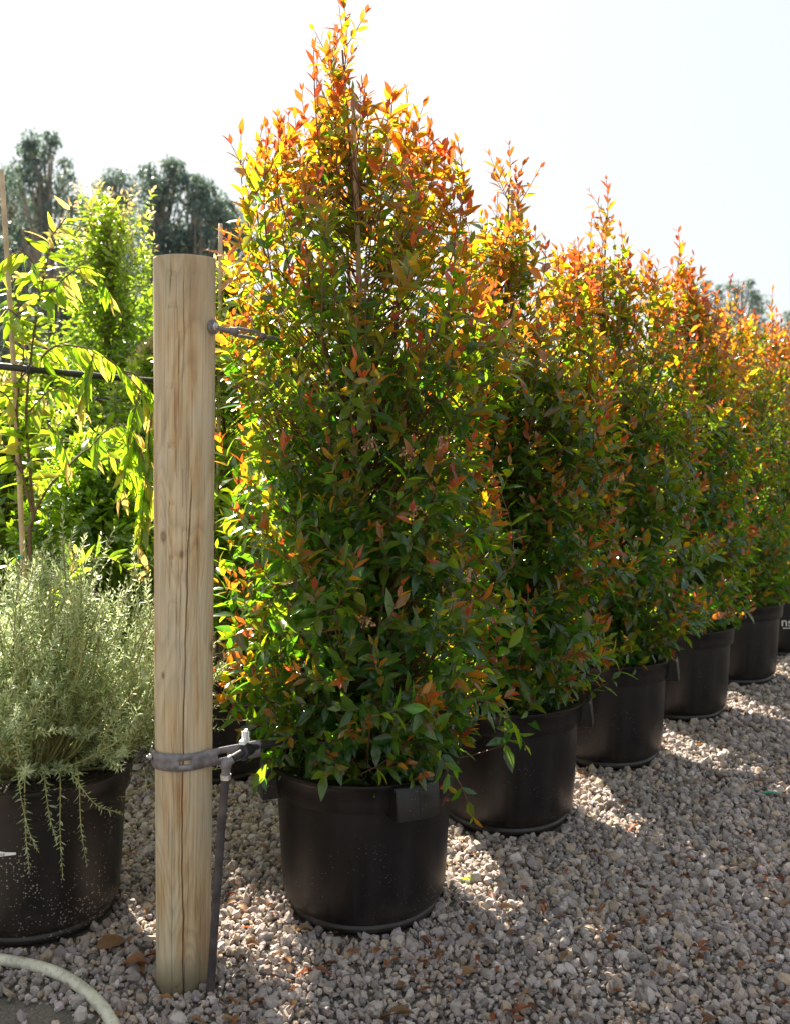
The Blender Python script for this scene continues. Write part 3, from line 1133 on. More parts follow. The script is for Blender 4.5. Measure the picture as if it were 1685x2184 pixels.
# ------------------------------------------------------------------ silver bush in the left pot
r = np.random.default_rng(11)
org = np.array([LEFT_POT[0], LEFT_POT[1], SOIL])
paths = []
nst = 165
for k in range(nst):
    a = r.uniform(0, 2 * np.pi)
    if k % 2 == 0:
        a = r.uniform(-.4, .9) if k % 4 == 0 else r.uniform(-2.3, .2)
    lean = r.beta(1.2, 1.3) * 1.25
    if k % 4 == 0:
        lean = r.uniform(.65, 1.3)
    ln = r.uniform(.42, .62) * (1.05 - .08 * lean)
    b0_ = np.array([math.cos(a) * .10 * r.uniform(.1, 1), math.sin(a) * .10 * r.uniform(.1, 1), 0])
    d0 = np.array([math.cos(a) * math.sin(lean), math.sin(a) * math.sin(lean), math.cos(lean)])
    d1 = unit(d0 * .55 + np.array([0, 0, .75]) + r.normal(size=3) * .22)
    pth = spline([b0_, b0_ + d0 * ln * .35 + r.normal(size=3) * .015, b0_ + d0 * ln * .65 + d1 * ln * .1 + r.normal(size=3) * .02, b0_ + d0 * ln * .68 + d1 * ln * .42], 34)
    paths.append(pth)
main = np.array(paths)
# side sprigs off the upper two thirds
sid = []
for k in range(nst):
    for _ in range(5):
        i0 = int(r.integers(9, 30))
        b = main[k, i0]
        tdir = unit(main[k, min(33, i0 + 2)] - main[k, i0 - 2])
        d = unit(tdir * .8 + unit(r.normal(size=3)) * .75 + np.array([0, 0, .15]))
        ln = r.uniform(.09, .2)
        e = b + d * ln
        sid.append(spline([b, b + d * ln * .5 + r.normal(size=3) * .004, e + np.array([0, 0, .015])], 15))
side = np.array(sid)
# trailing sprigs over the rim
tr = []
for (u0, v0, u1, v1, Yv) in ((55, 1700, 62, 1858, 2.615), (128, 1700, 134, 1874, 2.60), (165, 1708, 185, 1842, 2.615), (150, 1715, 258, 1735, 2.63), (40, 1712, 80, 1815, 2.61),
                              (95, 1700, 120, 1790, 2.62)):
    a0, a1 = at(u0, v0, 2.68) - org, at(u1, v1, Yv) - org
    md = (a0 + a1) / 2 + np.array([.012, -.045, .03])
    s0 = a0 * np.array([.5, .5, 1]) + np.array([0, .05, .03])
    s0[2] = max(s0[2], .02)
    a0[2] = max(a0[2], .065)
    tr.append(spline([s0, a0 + np.array([0, 0, .01]), md, a1], 26))
# sprigs that reach past the post
for (u0, v0, u1, v1, Y0, Y1) in ((300, 1560, 575, 1540, 2.95, 2.80), (300, 1650, 480, 1705, 2.9, 2.72), (280, 1480, 500, 1385, 2.95, 2.9), (250, 1700, 470, 1640, 2.85, 2.8)):
    a0, a1 = at(u0, v0, Y0) - org, at(u1, v1, Y1) - org
    tr.append(spline([np.array([.08, 0, .02]), a0, (a0 + a1) / 2 + np.array([0, 0, .02]), a1], 26))
trail = np.array(tr)
sets = []
for P_, L_, spr in ((main[:, 8:], .022, 1.0), (side, .021, 1.0), (trail, .019, 1.05)):
    sets.append(shoot_leaves(P_, r, spread=spr, n_per=3, L=L_, tipscale=.6, droop=.05, skip=1))
pos, Rm, L, _, fr = [np.concatenate(x) for x in zip(*sets)]
tint = np.clip(.25 + .5 * fr + r.normal(size=len(pos)) * .15, 0, 1)
bri = np.clip(r.normal(.5, .2, len(pos)), 0, 1)
west = thing('silver_bush', 'silvery needle leaved bush spilling over the speckled pot left of the post', 'bush', tuple(org))
V1, q1 = tubes(main, np.linspace(.0042, .0013, 34)[None] * np.ones((nst, 1)), 5)
V2, q2 = tubes(side, np.linspace(.0015, .0009, 15)[None] * np.ones((len(side), 1)), 3)
V3, q3 = tubes(trail, np.linspace(.002, .0011, 26)[None] * np.ones((len(trail), 1)), 4)
Vw, fw = join([(V1, [q1]), (V2, [q2]), (V3, [q3])])
link('stems', mesh_np('stems', Vw, fw, M['twig_green']), west, kind='stuff')
V, Fx, C = leaves_mesh(NEEDLE, pos, Rm, L, tint, bri)
link('foliage', mesh_np('foliage', V, [Fx], M['silver'], C), west, kind='stuff')

# ------------------------------------------------------------------ wooden post
def make_post():
    t = thing('wooden_post', 'tall round weathered pine post with cracks standing left of the front pot', 'post', (POST[0], POST[1], 0))
    th = np.concatenate([np.linspace(-math.pi, 0, 230, endpoint=False), np.linspace(0, math.pi, 36, endpoint=False)])   # front half is -pi..0
    zt_ = np.concatenate([np.linspace(-.10, 1.842, 260), [1.850, 1.854]])
    TH, ZZ = np.meshgrid(th, zt_)
    rad = np.interp(ZZ, [0, .5, 1.0, 1.85], [.0685, .0725, .0745, .0795])
    rr = np.random.default_rng(5)
    rad += .0010 * np.sin(TH * 5 + ZZ * 2) + .0006 * np.sin(TH * 11 - ZZ * 5)
    xs_ = TH + math.pi / 2               # 0 = facing the camera, + to the right

    def crack(pts_, wid, dep):
        nonlocal rad
        p = np.array(pts_, float)
        zz = np.array([EYE - (v - VH) / F * 2.475 for v in p[:, 1]])
        aa = np.array([math.asin(max(-.97, min(.97, x))) for x in p[:, 0]])
        o = np.argsort(zz)
        a = np.interp(ZZ, zz[o], aa[o])
        a = a + .010 * np.sin(ZZ * 31 + p[0, 1]) + .006 * np.sin(ZZ * 77)
        fade = np.clip(np.minimum((ZZ - zz.min()) / .06, (zz.max() - ZZ) / .06), 0, 1)
        fade = np.where(zz.min() < 0.05, np.clip((zz.max() - ZZ) / .06, 0, 1), fade)
        dist = np.abs(xs_ - a) * .072
        rad = rad - dep * fade * np.clip(1 - dist / wid, 0, 1) ** .6

    crack([(.45, 1020), (.33, 1180), (.20, 1560), (.16, 1800), (.21, 1960), (.22, 2130)], .0017, .012)
    crack([(-.25, 548), (-.27, 640)], .0016, .010)
    crack([(.16, 548), (.18, 700), (.12, 900)], .0012, .005)
    for _ in range(64):
        c = rr.uniform(-.9, .9)
        v0 = rr.uniform(540, 2000)
        crack([(c, v0), (c + rr.uniform(-.04, .04), v0 + rr.uniform(90, 420))], .0011, rr.uniform(.002, .0045))
    # short chatter cuts left by the rounding machine
    for vv in (585, 655, 708, 826, 950, 952, 1072, 1190, 835, 1000, 1130, 1290):
        zc_ = EYE - (vv - VH) / F * 2.475
        ac = -.22 + rr.uniform(-.06, .10) + (.45 if vv in (835, 1000, 1130) else 0)
        hw = rr.uniform(.12, .18)
        hz_ = .0025 + .0025 * (vv in (950, 1072, 1190))
        inside = (np.abs(xs_ - ac) < hw) & (np.abs(ZZ - zc_) < hz_)
        rad = np.where(inside, rad - .0038, rad)
        strip = (np.abs(np.abs(xs_ - ac) - hw) < .012) & (ZZ < zc_) & (ZZ > zc_ - rr.uniform(.06, .13))
        rad = np.where(strip, rad - .003, rad)
    lean = .006 * (ZZ / 1.85)
    Vp = np.stack([rad * np.cos(TH) + lean, rad * np.sin(TH), ZZ], -1).reshape(-1, 3)
    nn, nz = len(th), len(zt_)
    k, j = np.meshgrid(np.arange(nz - 1), np.arange(nn), indexing='ij')
    qd = np.stack([k * nn + j, k * nn + (j + 1) % nn, (k + 1) * nn + (j + 1) % nn, (k + 1) * nn + j], -1).reshape(-1, 4)
    cidx = len(Vp)
    Vp = np.vstack([Vp, [[.006, 0, 1.854]]])
    top = (nz - 1) * nn
    tr_ = np.stack([top + np.arange(nn), top + (np.arange(nn) + 1) % nn, np.full(nn, cidx)], -1)
    link('shaft', mesh_np('shaft', Vp, [qd, tr_], M['wood']), t)
    return t


make_post()

# slotted steel strap
def hexbolt(c, axis, rad, h):
    ax = unit(np.asarray(axis, float))
    P_ = np.array([c, c + ax * h * .85, c + ax * h, c + ax * (h + 1e-4)])
    V_, q_ = tubes(P_[None], np.array([[rad, rad, rad * .82, 1e-5]]), 6)
    return V_, [q_]


def strap():
    t = thing('steel_strap', 'grey slotted metal strap wrapped round the lower post', 'strap', (POST[0], POST[1], 0))
    rs = .0765
    path = [(-math.cos(a) * rs, -math.sin(a) * rs) for a in np.linspace(-.25, math.pi * .80, 56)]
    last = np.array(path[-1])
    prev = np.array(path[-2])
    dr = unit(last - prev)
    dr = unit(np.array([.86, .50]))
    tail = [last + dr * s + np.array([.35, -.5]) * s * s * .0 for s in np.linspace(.006, .155, 24)]
    path = np.array(path + [tuple(x) for x in tail])
    seg = np.concatenate([[0], np.cumsum(np.linalg.norm(np.diff(path, axis=0), axis=1))])
    front = at(395, 1626, 2.475)[2]
    s_front = seg[np.argmin(path[:, 1] + np.where(np.arange(len(path)) < 56, 0, 9))]
    zz = front + .004 * np.cos(np.clip((seg - s_front) / .1, -3, 3)) - .004
    zz = zz + np.clip(seg - (s_front + .08), 0, 1) * .06 + np.clip((s_front - .05) - seg, 0, 1) * .03
    rows = np.array([-.0215, -.0055, .0055, .0215])
    Vs = np.array([(x, y, z + h) for (x, y), z in zip(path, zz) for h in rows])
    qs = []
    slots = [(s_front + .007, s_front + .037), (s_front - .108, s_front - .072), (s_front + .110, s_front + .135)]
    for k in range(len(path) - 1):
        mid = (seg[k] + seg[k + 1]) / 2
        for m_ in range(3):
            if m_ == 1 and any(a < mid < b for a, b in slots):
                continue
            a = k * 4 + m_
            qs.append((a, a + 4, a + 5, a + 1))
    o = link('band', mesh_np('band', Vs, [np.array(qs)], M['steel']), t)
    so_ = o.modifiers.new('solid', 'SOLIDIFY')
    so_.thickness = .003
    so_.offset = 1
    c = np.array([-.0775, -.004, zz[3] + .004])
    c = np.array([-.073, -.030, zz[8] + .001])
    Vb_, fb_ = join([hexbolt(c, (-.9, -.42, 0), .0085, .008), hexbolt(c, (-.9, -.42, 0), .0045, .013)])
    me = mesh_np('bolt', Vb_, fb_, M['bright_steel'], smooth=False)
    link('bolt', me, t)


strap()


def turnbuckle():
    c = at(456, 697, 2.515)
    t = thing('steel_tensioner', 'grey steel turnbuckle bolted to the top of the post, reaching into the leaves', 'turnbuckle', tuple(c))
    ax = unit(np.array([.80, -.55, .08]))
    w_ = ax * .004
    V_, q_ = tubes(np.array([[-ax * .001, ax * .0005, ax * .003, ax * .0032]]), np.array([[1e-4, .0195, .0185, 1e-4]]), 24)
    link('washer', mesh_np('washer', V_, [q_], M['steel'], smooth=False), t)
    V_, f_ = join([hexbolt(ax * .003, ax, .0115, .008), hexbolt(ax * .003, ax, .006, .014)])
    link('bolt', mesh_np('bolt', V_, f_, M['bright_steel'], smooth=False), t)
    e0 = at(466, 699, 2.50) - c
    e1 = at(498, 706, 2.52) - c
    e2 = at(556, 716, 2.62) - c
    e3 = at(600, 722, 2.70) - c
    link('eye_rod', tube_mesh('eye_rod', [e0, (e0 + e1) / 2, e1, e1 + (e2 - e1) * .15], .0062, M['steel'], 10), t)
    # the open frame: two bars joined at both ends
    d = unit(e2 - e1)
    upv = unit(np.cross(d, np.array([.5, 1, 0])))
    parts = []
    for s in (-1, 1):
        P_ = np.array([e1 - d * .004 + upv * s * .004, e1 + d * .012 + upv * s * .0095, e2 - d * .012 + upv * s * .0095, e2 + upv * s * .004])
        V_, q_ = tubes(P_[None], np.full((1, 4), .0046), 8)
        parts.append((V_, [q_]))
    for p0 in (e1, e2):
        V_, q_ = tubes(np.array([[p0 - d * .0121, p0 - d * .012, p0 + d * .012, p0 + d * .0121]]), np.array([[1e-4, .010, .010, 1e-4]]), 8)
        parts.append((V_, [q_]))
    V_, f_ = join(parts)
    link('frame', mesh_np('frame', V_, f_, M['steel']), t)
    link('hook_rod', tube_mesh('hook_rod', [e2, (e2 + e3) / 2, e3], .005, M['steel'], 10), t)


turnbuckle()


def riser():
    p0 = at(450, 2116, 2.50)
    t = thing('irrigation_riser', 'black upright water pipe with clamp and tap beside the wooden post', 'water pipe', (p0[0], p0[1], 0))
    off = np.array([p0[0], p0[1], 0])
    a = at(449, 2122, 2.475) - off
    b = at(460, 1950, 2.465) - off
    c = at(470, 1800, 2.46) - off
    d = at(482, 1652, 2.46) - off
    link('upright_pipe', tube_mesh('upright_pipe', [a, b, c, d], .0105, M['grey_pipe'], 16, 20), t)
    e = at(484, 1630, 2.455) - off
    f = at(497, 1618, 2.46) - off
    link('elbow', tube_mesh('elbow', [d - np.array([0, 0, .002]), d + (e - d) * .55, e, (e + f) / 2 + np.array([0, 0, .002]), f], [.0105, .0118, .0138, .0118, .0118], M['steel'], 16, 20), t)
    cl = d + np.array([0, 0, -.006])
    V_, q_ = tubes(np.array([[cl - [0, 0, .0062], cl - [0, 0, .006], cl + [0, 0, .006], cl + [0, 0, .0062]]]), np.array([[.01, .0135, .0135, .01]]), 20)
    Vb_, fb_ = box(cl + np.array([.004, -.0145, 0]), (.012, .008, .009))
    V2_, f2_ = join([(V_, [q_]), (Vb_, fb_)])
    link('hose_clamp', mesh_np('hose_clamp', V2_, f2_, M['bright_steel'], smooth=False), t)
    g = at(522, 1603, 2.50) - off
    link('branch_pipe', tube_mesh('branch_pipe', [f - (g - f) * .1, (f + g) / 2, g], .0098, M['black_pipe'], 14), t)
    h = at(545, 1594, 2.57) - off
    dd = unit(h - g)
    P_ = np.array([g - dd * .012, g - dd * .0119, g, g + dd * .010, g + dd * .0101, g + dd * .026, g + dd * .0261, g + dd * .036, g + dd * .0361])
    V_, q_ = tubes(P_[None], np.array([[.002, .0150, .0158, .0158, .0125, .0125, .0155, .0155, .002]]), 16)
    st = tubes(np.array([[g + [0, 0, -.022], g + [0, 0, -.0219], g + [0, 0, .021], g + [0, 0, .0211]]]), np.array([[.001, .0095, .0115, .001]]), 14)
    V2_, f2_ = join([(V_, [q_]), (st[0], [st[1]])])
    me = mesh_np('valve_body', V2_, f2_, M['black_pipe'])
    me.set_sharp_from_angle(angle=math.radians(40))
    link('valve_body', me, t)
    hz = g + np.array([0, 0, .026])
    ang = math.atan2(dd[1], dd[0])
    parts = [box(hz + np.array([0, 0, .0]), (.036, .016, .010), (0, 0, ang)), box(hz + np.array([.003, 0, .0165]), (.024, .008, .024), (0, 0, ang + .2))]
    parts += [box(hz + np.array([.003 + kx, -.0055, .0165]), (.003, .004, .022), (0, 0, ang + .2)) for kx in (-.008, 0, .008)]
    V2_, f2_ = join(parts)
    o = link('tap_handle', mesh_np('tap_handle', V2_, f2_, M['white_plastic'], smooth=False), t)
    bevel(o, .0015, 2)
    k = at(600, 1582, 2.66) - off
    l = at(668, 1562, 2.80) - off
    link('outlet_pipe', tube_mesh('outlet_pipe', [g + dd * .034, h, k, l], .0085, M['black_pipe'], 14, 18), t)


riser()

# ------------------------------------------------------------------ hose in the corner
hp = [(-.30, 2.66), (-.16, 2.655)]
hpx = [(-60, 2040), (0, 2048), (60, 2058), (115, 2074), (160, 2098), (200, 2130), (228, 2163), (246, 2200), (248, 2260)]
hpts = []
for u, v in hpx:
    Y = (EYE - .004) * F / (v - VH)
    hpts.append(((u - UC) / F * Y, Y, .004))
o = link('garden_hose', tube_mesh('garden_hose', hpts, .0150, M['hose'], 20, 60))
tag(o, 'cream garden hose with scuffs curving across the near left corner', 'hose')

# ------------------------------------------------------------------ stakes
def stake(p0, p1, rad, label, ties=(), mat=None, name='bamboo_stake', group=None, nodes=5):
    p0, p1 = np.asarray(p0, float), np.asarray(p1, float)
    t = thing(name, label, 'stake', tuple(p0), group)
    d = p1 - p0
    fs = np.sort(np.concatenate([np.linspace(0, 1, 20)] + [np.array([k - .004, k, k + .004]) for k in (np.arange(nodes) + .5) / nodes]))
    rr = np.full(len(fs), rad)
    for k in (np.arange(nodes) + .5) / nodes:
        rr = np.where(np.abs(fs - k) < .001, rad * 1.22, rr)
    bow = np.array([.006, .004, 0])
    P_ = d[None] * fs[:, None] + bow * (4 * fs * (1 - fs))[:, None]
    P_ = np.vstack([P_, P_[-1] + d * 1e-4])
    rr = np.concatenate([rr * np.linspace(1.1, .92, len(rr)), [1e-5]])
    V_, q_ = tubes(P_[None], rr[None], 12)
    link('cane', mesh_np('cane', V_, [q_], mat or M['bamboo']), t)
    for f_ in ties:
        c = d * f_
        dn = unit(d)
        V_, q_ = tubes(np.array([[c - dn * .006, c - dn * .0059, c + dn * .0059, c + dn * .006]]), np.array([[rad, rad * 1.35, rad * 1.35, rad]]), 12)
        link('tie', mesh_np('tie', V_, [q_], M['tie_green']), t)
    return t


YA = 3.60
stake(at(62, 1500, YA), at(3, 363, YA), .0095, 'long leaning bamboo stake with a green tie at the left edge', ties=(.275,))
YD = 4.05
stake(at(452, 1660, YD), at(471, 476, YD), .0090, 'straight bamboo stake with green ties rising just behind the post', ties=(.545, .425), nodes=6)
stake((row[0][0] + .02, 2.97, SOIL - .05), at(753, 216, 2.94), .0085, 'bamboo stake inside the tallest shrub', group=None)
stake((row[1][0] + .01, row[1][1] + .02, SOIL - .05), at(1092, 405, 3.62), .0080, 'bamboo stake inside the second shrub')
stake((row[2][0] + .01, row[2][1] + .02, SOIL - .05), at(1327, 545, 4.26), .0080, 'bamboo stake inside the third shrub')
stake(at(472, 1560, 4.02), at(470, 1240, 4.02), .017, 'short square brown timber stake behind the post', mat=M['twig_brown'], name='timber_stake', nodes=1)

# ------------------------------------------------------------------ black pipes strung behind
def strung(pts_, rad, label, ties):
    p = [at(*x) for x in pts_]
    t = thing('drip_pipe', label, 'water pipe', tuple(p[0]))
    p = [x - p[0] for x in p]
    link('pipe', tube_mesh('pipe', p, rad, M['black_pipe'], 12, 30), t)
    for (u, v, Y, tu, tv) in ties:
        c = at(u, v, Y) - at(*pts_[0])
        e = at(tu, tv, Y) - at(*pts_[0])
        parts = []
        for s in (-.006, .004):
            ring = [c + np.array([s + .002 * math.cos(a), (rad + .0035) * math.cos(a), (rad + .0035) * math.sin(a)]) for a in np.linspace(0, 2 * math.pi, 17)]
            V_, q_ = tubes(np.array([ring]), np.full((1, 17), .0028), 6)
            parts.append((V_, [q_]))
        tl = spline([c + np.array([0, -rad - .003, 0]), (c + e) / 2 + np.array([0, -.02, -.004]), e], 10)
        V_, q_ = tubes(tl[None], np.full((1, 10), .0028), 6)
        parts.append((V_, [q_]))
        V_, f_ = join(parts)
        link('pipe_tie', mesh_np('pipe_tie', V_, f_, M['grey_pipe']), t)


strung([(-80, 772, 3.42), (60, 787, 3.50), (200, 801, 3.70), (340, 813, 3.95), (500, 822, 4.25), (640, 828, 4.55)], .0125,
       'thick black water pipe strung across behind the post', [(65, 788, 3.50, 35, 818), (482, 821, 4.2, 458, 846)])
strung([(-60, 846, 5.3), (60, 850, 5.4), (200, 851, 5.6), (420, 852, 5.9)], .0115, 'thin farther black pipe below the thick one at left', [(200, 851, 5.58, 206, 876)])

# ------------------------------------------------------------------ weeping young tree at left
def weeping_tree():
    r = np.random.default_rng(21)
    base = np.array([(66 - UC) / F * YA, YA, GZ])
    t = thing('weeping_sapling', 'young weeping tree with long drooping lime green leaves tied to the leaning stake', 'tree', tuple(base))
    stems = [
        ([(66, 1560, 0), (66, 1250, 0), (64, 1130, 0), (72, 1100, 0), (62, 980, 0), (56, 880, 0), (66, 760, 0), (84, 640, -.03), (100, 560, -.05), (112, 500, -.05)], .0085, 0),
        ([(72, 1100, 0), (48, 1010, -.02), (40, 930, 0), (36, 860, 0), (50, 760, .05), (40, 660, .1), (20, 570, .1)], .006, 0),
        ([(70, 1100, 0), (100, 1045, .0), (140, 1000, .05), (190, 958, .1), (240, 970, .1), (290, 990, .12), (335, 1000, .12)], .0055, 1),
        ([(60, 800, 0), (110, 742, -.05), (160, 738, -.05), (210, 752, -.05), (260, 790, 0), (305, 840, 0), (325, 900, .02)], .005, 2),
        ([(82, 650, 0), (140, 590, -.08), (180, 570, -.1), (215, 590, -.1), (240, 640, -.1)], .0035, 2),
        ([(112, 500, 0), (136, 470, -.05), (158, 432, -.06)], .003, 1),
        ([(90, 600, 0), (60, 545, -.1), (30, 540, -.12), (0, 570, -.12), (-25, 620, -.1)], .003, 2),
        ([(60, 700, 0), (20, 660, -.1), (-20, 660, -.1), (-60, 700, -.1)], .003, 2),
        ([(60, 880, 0), (110, 830, -.06), (150, 840, -.06), (180, 880, -.04)], .003, 2),
        ([(260, 790, 0), (290, 800, .03), (318, 830, .05), (330, 880, .05), (325, 960, .05)], .003, 2),
        ([(240, 970, .1), (275, 1010, .1), (295, 1070, .1), (300, 1130, .1)], .003, 2),
        ([(190, 958, .1), (225, 920, .05), (262, 905, .05), (300, 930, .05)], .003, 2),
        ([(325, 880, -.05), (318, 940, -.08), (322, 1020, -.08), (312, 1110, -.08)], .003, 2),
        ([(300, 830, -.05), (282, 900, -.08), (268, 980, -.08), (262, 1050, -.08)], .003, 2),
        ([(262, 905, -.02), (290, 940, -.08), (310, 1000, -.1), (305, 1080, -.1), (300, 1170, -.1)], .003, 2),
        ([(200, 752, -.05), (190, 800, -.09), (170, 860, -.1)], .0028, 2),
        ([(100, 900, -.05), (130, 940, -.08), (150, 1000, -.1)], .0028, 2),
        ([(36, 880, 0), (10, 840, -.1), (-25, 830, -.1), (-60, 860, -.1)], .003, 2),
        ([(48, 1010, 0), (15, 960, -.02), (-15, 930, -.02), (-60, 920, 0)], .004, 1),
        ([(60, 1290, -.02), (120, 1260, -.1), (165, 1212, -.12), (212, 1188, -.12), (250, 1200, -.12), (300, 1240, -.1)], .0035, 3),
        ([(66, 1330, 0), (110, 1300, .05), (140, 1240, .1), (160, 1180, .1)], .003, 3),
    ]
    woods, pos, d, nrm, L, tint = [], [], [], [], [], []
    for pts_, rad, mode in stems:
        p = spline([at(u, v, YA + dy) - base for u, v, dy in pts_], 40)
        V_, q_ = tubes(p[None], np.linspace(rad, .0016, 40)[None], 6)
        woods.append((V_, [q_]))
        seg = np.concatenate([[0], np.cumsum(np.linalg.norm(np.diff(p, axis=0), axis=1))])
        n = int(seg[-1] / (.014 if mode else .022))
        st = .25 if mode == 0 else .12
        for k in range(n):
            s = seg[-1] * (st + (1 - st) * k / max(1, n - 1))
            if mode == 0 and seg[-1] > 1.2 and s < seg[-1] * .48:
                continue
            c = np.array([np.interp(s, seg, p[:, a]) for a in range(3)])
            i0 = min(38, max(1, int(np.searchsorted(seg, s))))
            T_ = unit(p[i0 + 1] - p[i0 - 1])
            sidev = unit(np.cross(T_, unit(r.normal(size=3)))) 
            for _ in range(2 if mode == 0 else 1):
                sidev = unit(np.cross(T_, unit(r.normal(size=3))))
                g_ = {0: .45, 1: .4, 2: 1.0, 3: -.25}[mode] * r.uniform(.35, 1.4)
                dd = unit(T_ * .55 + sidev * (.65 if mode != 2 else .4) + np.array([0, 0, -1]) * g_)
                pos.append(c)
                d.append(dd)
                nrm.append(unit(np.array([r.normal() * .9, r.normal() * .9 - .4, .5 if mode != 2 else .1])))
                L.append(r.uniform(.06, .14) * (1 if mode in (0, 2) else .8) * (.75 + .25 * (1 - k / n)))
                tt_ = .55 + r.normal() * .16
                if k > n - 4:
                    tt_ = .8 + r.uniform(0, .2)
                elif r.uniform() < .05:
                    tt_ = .9
                tint.append(tt_)
    V_, f_ = join(woods)
    link('stem', mesh_np('stem', V_, f_, M['twig_brown']), t)
    pos = np.array(pos)
    L = np.array(L)
    n = len(pos)
    add_foliage(t, base, LEMON, 'lemon', M['lemon'], pos, frames(np.array(d), np.array(nrm)), L, np.clip(np.array(tint), 0, 1), np.clip(r.normal(.55, .2, n), 0, 1), 300)


weeping_tree()


# ------------------------------------------------------------------ shrubs behind
def round_shrub(name, label, cat, base, H, prof, S, leaf, tmpl, key, mat, seed, tints=(.2, .5), single=300, squash=1.0, droop=.3, shoot=(.15, .32), newtop=.5, group=None, K=8, zlo=.15):
    r = np.random.default_rng(seed)
    base = np.asarray(base, float)
    tk, rk = zip(*prof)
    tt = r.uniform(zlo, 1, S)
    phi = r.uniform(0, 2 * np.pi, S)
    env = np.interp(tt, tk, rk) * (1 + .45 * smooth_noise(phi, tt * H * 3, seed))
    rho = 1 - .75 * r.uniform(size=S) ** 1.4
    out = np.stack([np.cos(phi), np.sin(phi) * squash, np.zeros(S)], -1)
    tip = out * (env * rho)[:, None]
    tip[:, 2] = tt * H
    upw = np.interp(tt, [0, .3, .7, 1], [.1, .45, .9, 2.2])
    d = unit(out * .9 + np.array([0, 0, 1]) * upw[:, None] + r.normal(size=(S, 3)) * .35)
    Ls = r.uniform(*shoot, S)
    f = np.linspace(0, 1, K)[None, :, None]
    P = tip[:, None] - d[:, None] * (1 - f) * Ls[:, None, None] + np.array([0, 0, .05]) * (4 * f * (1 - f)) * Ls[:, None, None]
    P[:, :, 2] = np.maximum(P[:, :, 2], .03)
    pos, Rm, L, sidx, fr = shoot_leaves(P, r, spread=1.0, L=leaf, droop=droop)
    n = len(pos)
    th = tt[sidx]
    tint = np.clip(tints[0] + (tints[1] - tints[0]) * th + r.normal(size=n) * .13 + newtop * np.clip((fr - .7) / .3, 0, 1) * np.clip((th - .75) / .25, 0, 1), 0, 1)
    t = thing(name, label, cat, tuple(base), group)
    trunk = spline([[0, 0, 0], [.02, .01, H * .35], [-.02, 0, H * .7], [0, 0, H * .97]], 14)
    V1, q1 = tubes(trunk[None], np.linspace(.016, .003, 14)[None], 7)
    link('trunk', mesh_np('trunk', V1, [q1], M['twig_brown']), t)
    inner = P[:, 0] * np.array([.1, .1, 1]) - np.array([0, 0, 1]) * (np.hypot(P[:, 0, 0], P[:, 0, 1]) * .7)[:, None]
    inner[:, 2] = np.maximum(inner[:, 2], .05)
    f4 = np.linspace(0, 1, 4)[None, :, None]
    PT = inner[:, None] * (1 - f4) + P[:, :1] * f4
    V3, q3 = tubes(PT, np.linspace(.0035, .0018, 4)[None] * np.ones((S, 1)), 3)
    V4, q4 = tubes(P, np.linspace(.0018, .001, K)[None] * np.ones((S, 1)), 3)
    Vt, ft = join([(V3, [q3]), (V4, [q4])])
    link('twigs', mesh_np('twigs', Vt, ft, M['twig_brown']), t, kind='stuff')
    add_foliage(t, base, tmpl, key, mat, pos, Rm, L, tint, np.clip(r.normal(.5, .2, n), 0, 1), single)


def gpos(u, Y):
    return ((u - UC) / F * Y, Y, GZ)


COLP = [(0, .2), (.25, .30), (.5, .32), (.7, .26), (.85, .17), (1, .03)]
# narrow small-leaved shrub whose pale tips stand above the pipe
round_shrub('small_leaf_shrub', 'tall loose shrub of small glossy leaves with pinkish tips, left of the post', 'shrub', gpos(238, 6.2), 2.95,
            [(0, .35), (.3, .52), (.5, .56), (.65, .50), (.8, .40), (.92, .32), (1, .22)], 600, .058, SMALL, 'small', M['green'], 61, tints=(.2, .55), newtop=.75, zlo=.2, shoot=(.25, .5), K=11)
# dense dark rounded shrub under it
round_shrub('dark_leaf_shrub', 'dense dark green shrub behind the silver bush, low between stake and post', 'shrub', gpos(205, 4.35), 1.42,
            [(0, .35), (.3, .42), (.7, .40), (.9, .25), (1, .06)], 560, .062, OVAL, 'oval', M['green'], 62, tints=(.18, .45), newtop=.2)
# shrub in the pot behind the post
round_shrub('glossy_shrub', 'light green glossy shrub in the pot right behind the post', 'shrub', (BACK_POT[0] + .05, BACK_POT[1] + .02, SOIL), 1.72,
            [(0, .2), (.2, .30), (.5, .34), (.75, .32), (.9, .24), (1, .08)], 430, .060, OVAL, 'oval', M['green'], 63, tints=(.3, .65), newtop=.4, zlo=.02)
# more bushes filling the bed
fill = [
    ('pale sunlit bush at the left edge behind the weeping tree', 10, 5.0, 1.75, 0.53, 688, 64, (.35, .6)),
    ('leafy bush between the narrow shrub and the post', 345, 5.6, 1.95, 0.53, 688, 65, (.3, .6)),
    ('bush far behind the stake, right of the pale one', 110, 6.3, 1.85, 0.63, 688, 66, (.2, .5)),
    ('added backing bush behind the tallest shrub, for green glow in its gaps', 600, 5.4, 1.9, 0.57, 608, 67, (.2, .5)),  # added as backing so that green glows through the crown
    ('low leafy bush deep in the bed behind the dark shrub', 240, 7.0, 1.7, 0.69, 608, 68, (.15, .45)),
    ('added backing bush between the tallest and second shrubs, for green glow', 860, 6.4, 1.9, 0.63, 528, 69, (.2, .5)),  # another added backing bush, green glow behind the gap
]
for (lab, u, Y, H, R0, S, sd_, tn) in fill:
    round_shrub('leafy_bush', lab, 'bush', gpos(u, Y), H, [(0, R0 * .7), (.3, R0), (.65, R0 * .95), (.85, R0 * .6), (1, R0 * .12)], S, .07, LEAF_FAR, 'far', M['green'], sd_,
                tints=tn, single=120, group='leafy bushes in the bed behind')


